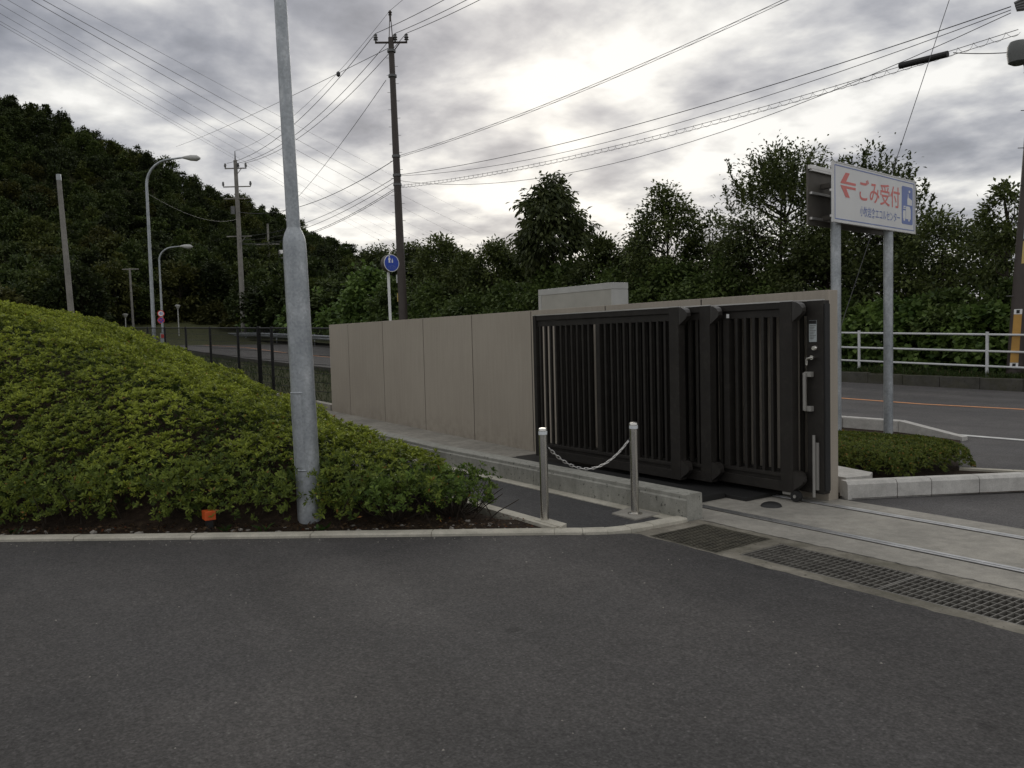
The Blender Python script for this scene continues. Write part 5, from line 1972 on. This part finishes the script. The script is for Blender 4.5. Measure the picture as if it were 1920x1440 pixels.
protos = bpy.data.collections.new('forest_tree_kinds')
for i in range(6):
    rg = np.random.default_rng(700 + i)
    H, rad = 7.5, 2.5
    if i < 5:
        P, Dv, T, CL = crown_points('round', rg, H, rad * (1 if i < 3 else .8), H * .06, 52, 60)
    else:
        P, Dv, T, CL = [], [], [], []
        for k in range(9):                                   # layered pine pads
            zc_ = H * rg.uniform(.55, 1.0)
            an, rr_ = rg.uniform(0, 6.28), rad * rg.uniform(.1, .8)
            n = 150
            q = rg.normal(size=(n, 3)) * np.array([.62, .62, .12])
            c = np.array([rr_ * math.cos(an), rr_ * math.sin(an), zc_])
            P.append(c + q)
            Dv.append(rg.normal(size=(n, 3)) + np.array([0, 0, .6]))
            T.append(np.full(n, rg.random()))
            CL.append(c)
        P, Dv, T = np.concatenate(P), np.concatenate(Dv), np.concatenate(T)
    n = len(P)
    V, F = leaf_quads(P, Dv, rg.uniform(.32, .60, n), rg.uniform(.20, .36, n), .12, rg)
    tt = np.clip(T * .6 + rg.normal(.2, .22, n), 0, 1)
    C = leaf_cols(n, (.020, .031, .012), (.074, .092, .032), None, 0, rg, tt)
    tm = MB()
    limb(tm, (0, 0, -1), (0, 0, H * .8), .13, .04, rg, .04, 4)
    for c in CL[::5]:
        limb(tm, (0, 0, c[2] * .7), c, .05, .015, rg, .1, 2)
    me = np_mesh('forest_tree', V, F, 'leaf_far', C)
    bm = bmesh.new()
    bm.from_mesh(me)
    me.materials.append(M['bark'])
    vs = [bm.verts.new(v) for v in tm.v]
    for f in tm.f:
        nf = bm.faces.new([vs[k] for k in f])
        nf.material_index = 1
    bm.to_mesh(me)
    bm.free()
    po = bpy.data.objects.new('forest_tree_kind', me)
    protos.objects.link(po)

pts, rot, scl = [], [], []
rg = np.random.default_rng(42)
cell = {}
tries = 0
while tries < 54000:
    tries += 1
    X = rg.uniform(-150, 12)
    d = rg.uniform(63, 172) if rg.random() < .8 else rg.uniform(63, 90)
    pxv = X / d
    if pxv < -.85 or pxv > .05:
        continue
    mn = 1.8 + .5 * (d > 80) + .7 * (d > 110)
    kx, ky = int(X // 3.1), int(d // 3.1)
    bad = False
    for ii in (-1, 0, 1):
        for jj in (-1, 0, 1):
            for (qx, qd) in cell.get((kx + ii, ky + jj), ()):
                if (qx - X) ** 2 + (qd - d) ** 2 < mn * mn:
                    bad = True
    if bad:
        continue
    cell.setdefault((kx, ky), []).append((X, d))
    x, y = cam_xy(X, d)
    if 3.0 < y < 16.5 and x > -76:
        continue
    pts.append((x, y, 1.35 + float(hill_h(X, d))))
    rot.append((rg.normal(0, .05), rg.normal(0, .05), rg.uniform(0, 6.28)))
    s_ = rg.uniform(.48, .82)
    scl.append((s_ * rg.uniform(.85, 1.2), s_ * rg.uniform(.85, 1.2), s_ * rg.uniform(.8, 1.25)))
me = bpy.data.meshes.new('hillside_forest')
me.from_pydata(pts, [], [])
for nm, dat in (('rot', rot), ('scl', scl)):
    at = me.attributes.new(nm, 'FLOAT_VECTOR', 'POINT')
    at.data.foreach_set('vector', np.array(dat, dtype=np.float32).ravel())
at = me.attributes.new('kind_index', 'INT', 'POINT')
at.data.foreach_set('value', rg.choice(6, len(pts), p=[.2, .2, .2, .17, .15, .08]).astype(np.int32))
forest = bpy.data.objects.new('hillside_forest', me)
COL.objects.link(forest)
tag(forest, 'dense dark mixed forest covering the hillside', 'forest', kind='stuff')
ng = bpy.data.node_groups.new('scatter_trees', 'GeometryNodeTree')
ng.interface.new_socket('Geometry', in_out='INPUT', socket_type='NodeSocketGeometry')
ng.interface.new_socket('Geometry', in_out='OUTPUT', socket_type='NodeSocketGeometry')
gi = ng.nodes.new('NodeGroupInput')
go = ng.nodes.new('NodeGroupOutput')
ip_ = ng.nodes.new('GeometryNodeInstanceOnPoints')
ci = ng.nodes.new('GeometryNodeCollectionInfo')
ci.inputs['Collection'].default_value = protos
ci.inputs['Separate Children'].default_value = True
ci.inputs['Reset Children'].default_value = True


def named(nm, typ):
    n = ng.nodes.new('GeometryNodeInputNamedAttribute')
    n.data_type = typ
    n.inputs['Name'].default_value = nm
    return n.outputs['Attribute']


ng.links.new(gi.outputs[0], ip_.inputs['Points'])
ng.links.new(ci.outputs[0], ip_.inputs['Instance'])
ip_.inputs['Pick Instance'].default_value = True
ng.links.new(named('kind_index', 'INT'), ip_.inputs['Instance Index'])
e2r = ng.nodes.new('FunctionNodeEulerToRotation')
ng.links.new(named('rot', 'FLOAT_VECTOR'), e2r.inputs[0])
ng.links.new(e2r.outputs[0], ip_.inputs['Rotation'])
ng.links.new(named('scl', 'FLOAT_VECTOR'), ip_.inputs['Scale'])
ng.links.new(ip_.outputs[0], go.inputs[0])
forest.modifiers.new('scatter', 'NODES').node_group = ng

# ------------------------------------------------------------------ grass on the verge and along the fence
m = 15000
gx_ = rng.uniform(-9, 3, m)
gy_ = 14.47 + rng.uniform(0, 1, m) ** 1.5 * 2.2
gz_ = np.array([zg(v) for v in gx_]) + .27 + .02 * (gy_ - 14.46) ** .8
m2 = 9000
fx = rng.uniform(-45, -7.5, m2)
fy = rng.uniform(.3, 5.1, m2)
fz = np.array([zg(v) for v in fx]) - .03
P = np.concatenate([np.stack([gx_, gy_, gz_], 1), np.stack([fx, fy, fz], 1)])
n = len(P)
lumg = np.clip(.6 + .5 * lumps(P[:, 0] * .4, P[:, 1] * .4), .2, 1.3)
Dv = rng.normal(0, .35, (n, 3)) + np.array([0, 0, 1.0])
Lg = rng.uniform(.10, .30, n) * lumg
Lg[m:] *= 1.3
V, F = leaf_quads(P, Dv, Lg, rng.uniform(.012, .025, n), .1)
C = leaf_cols(n, (.022, .040, .010), (.065, .095, .026), (.12, .10, .05), .08)
gr_ = bpy.data.objects.new('grass', np_mesh('grass', V, F, 'leaf', C))
COL.objects.link(gr_)
tag(gr_, 'rough grass on the road verges', 'grass', kind='stuff')
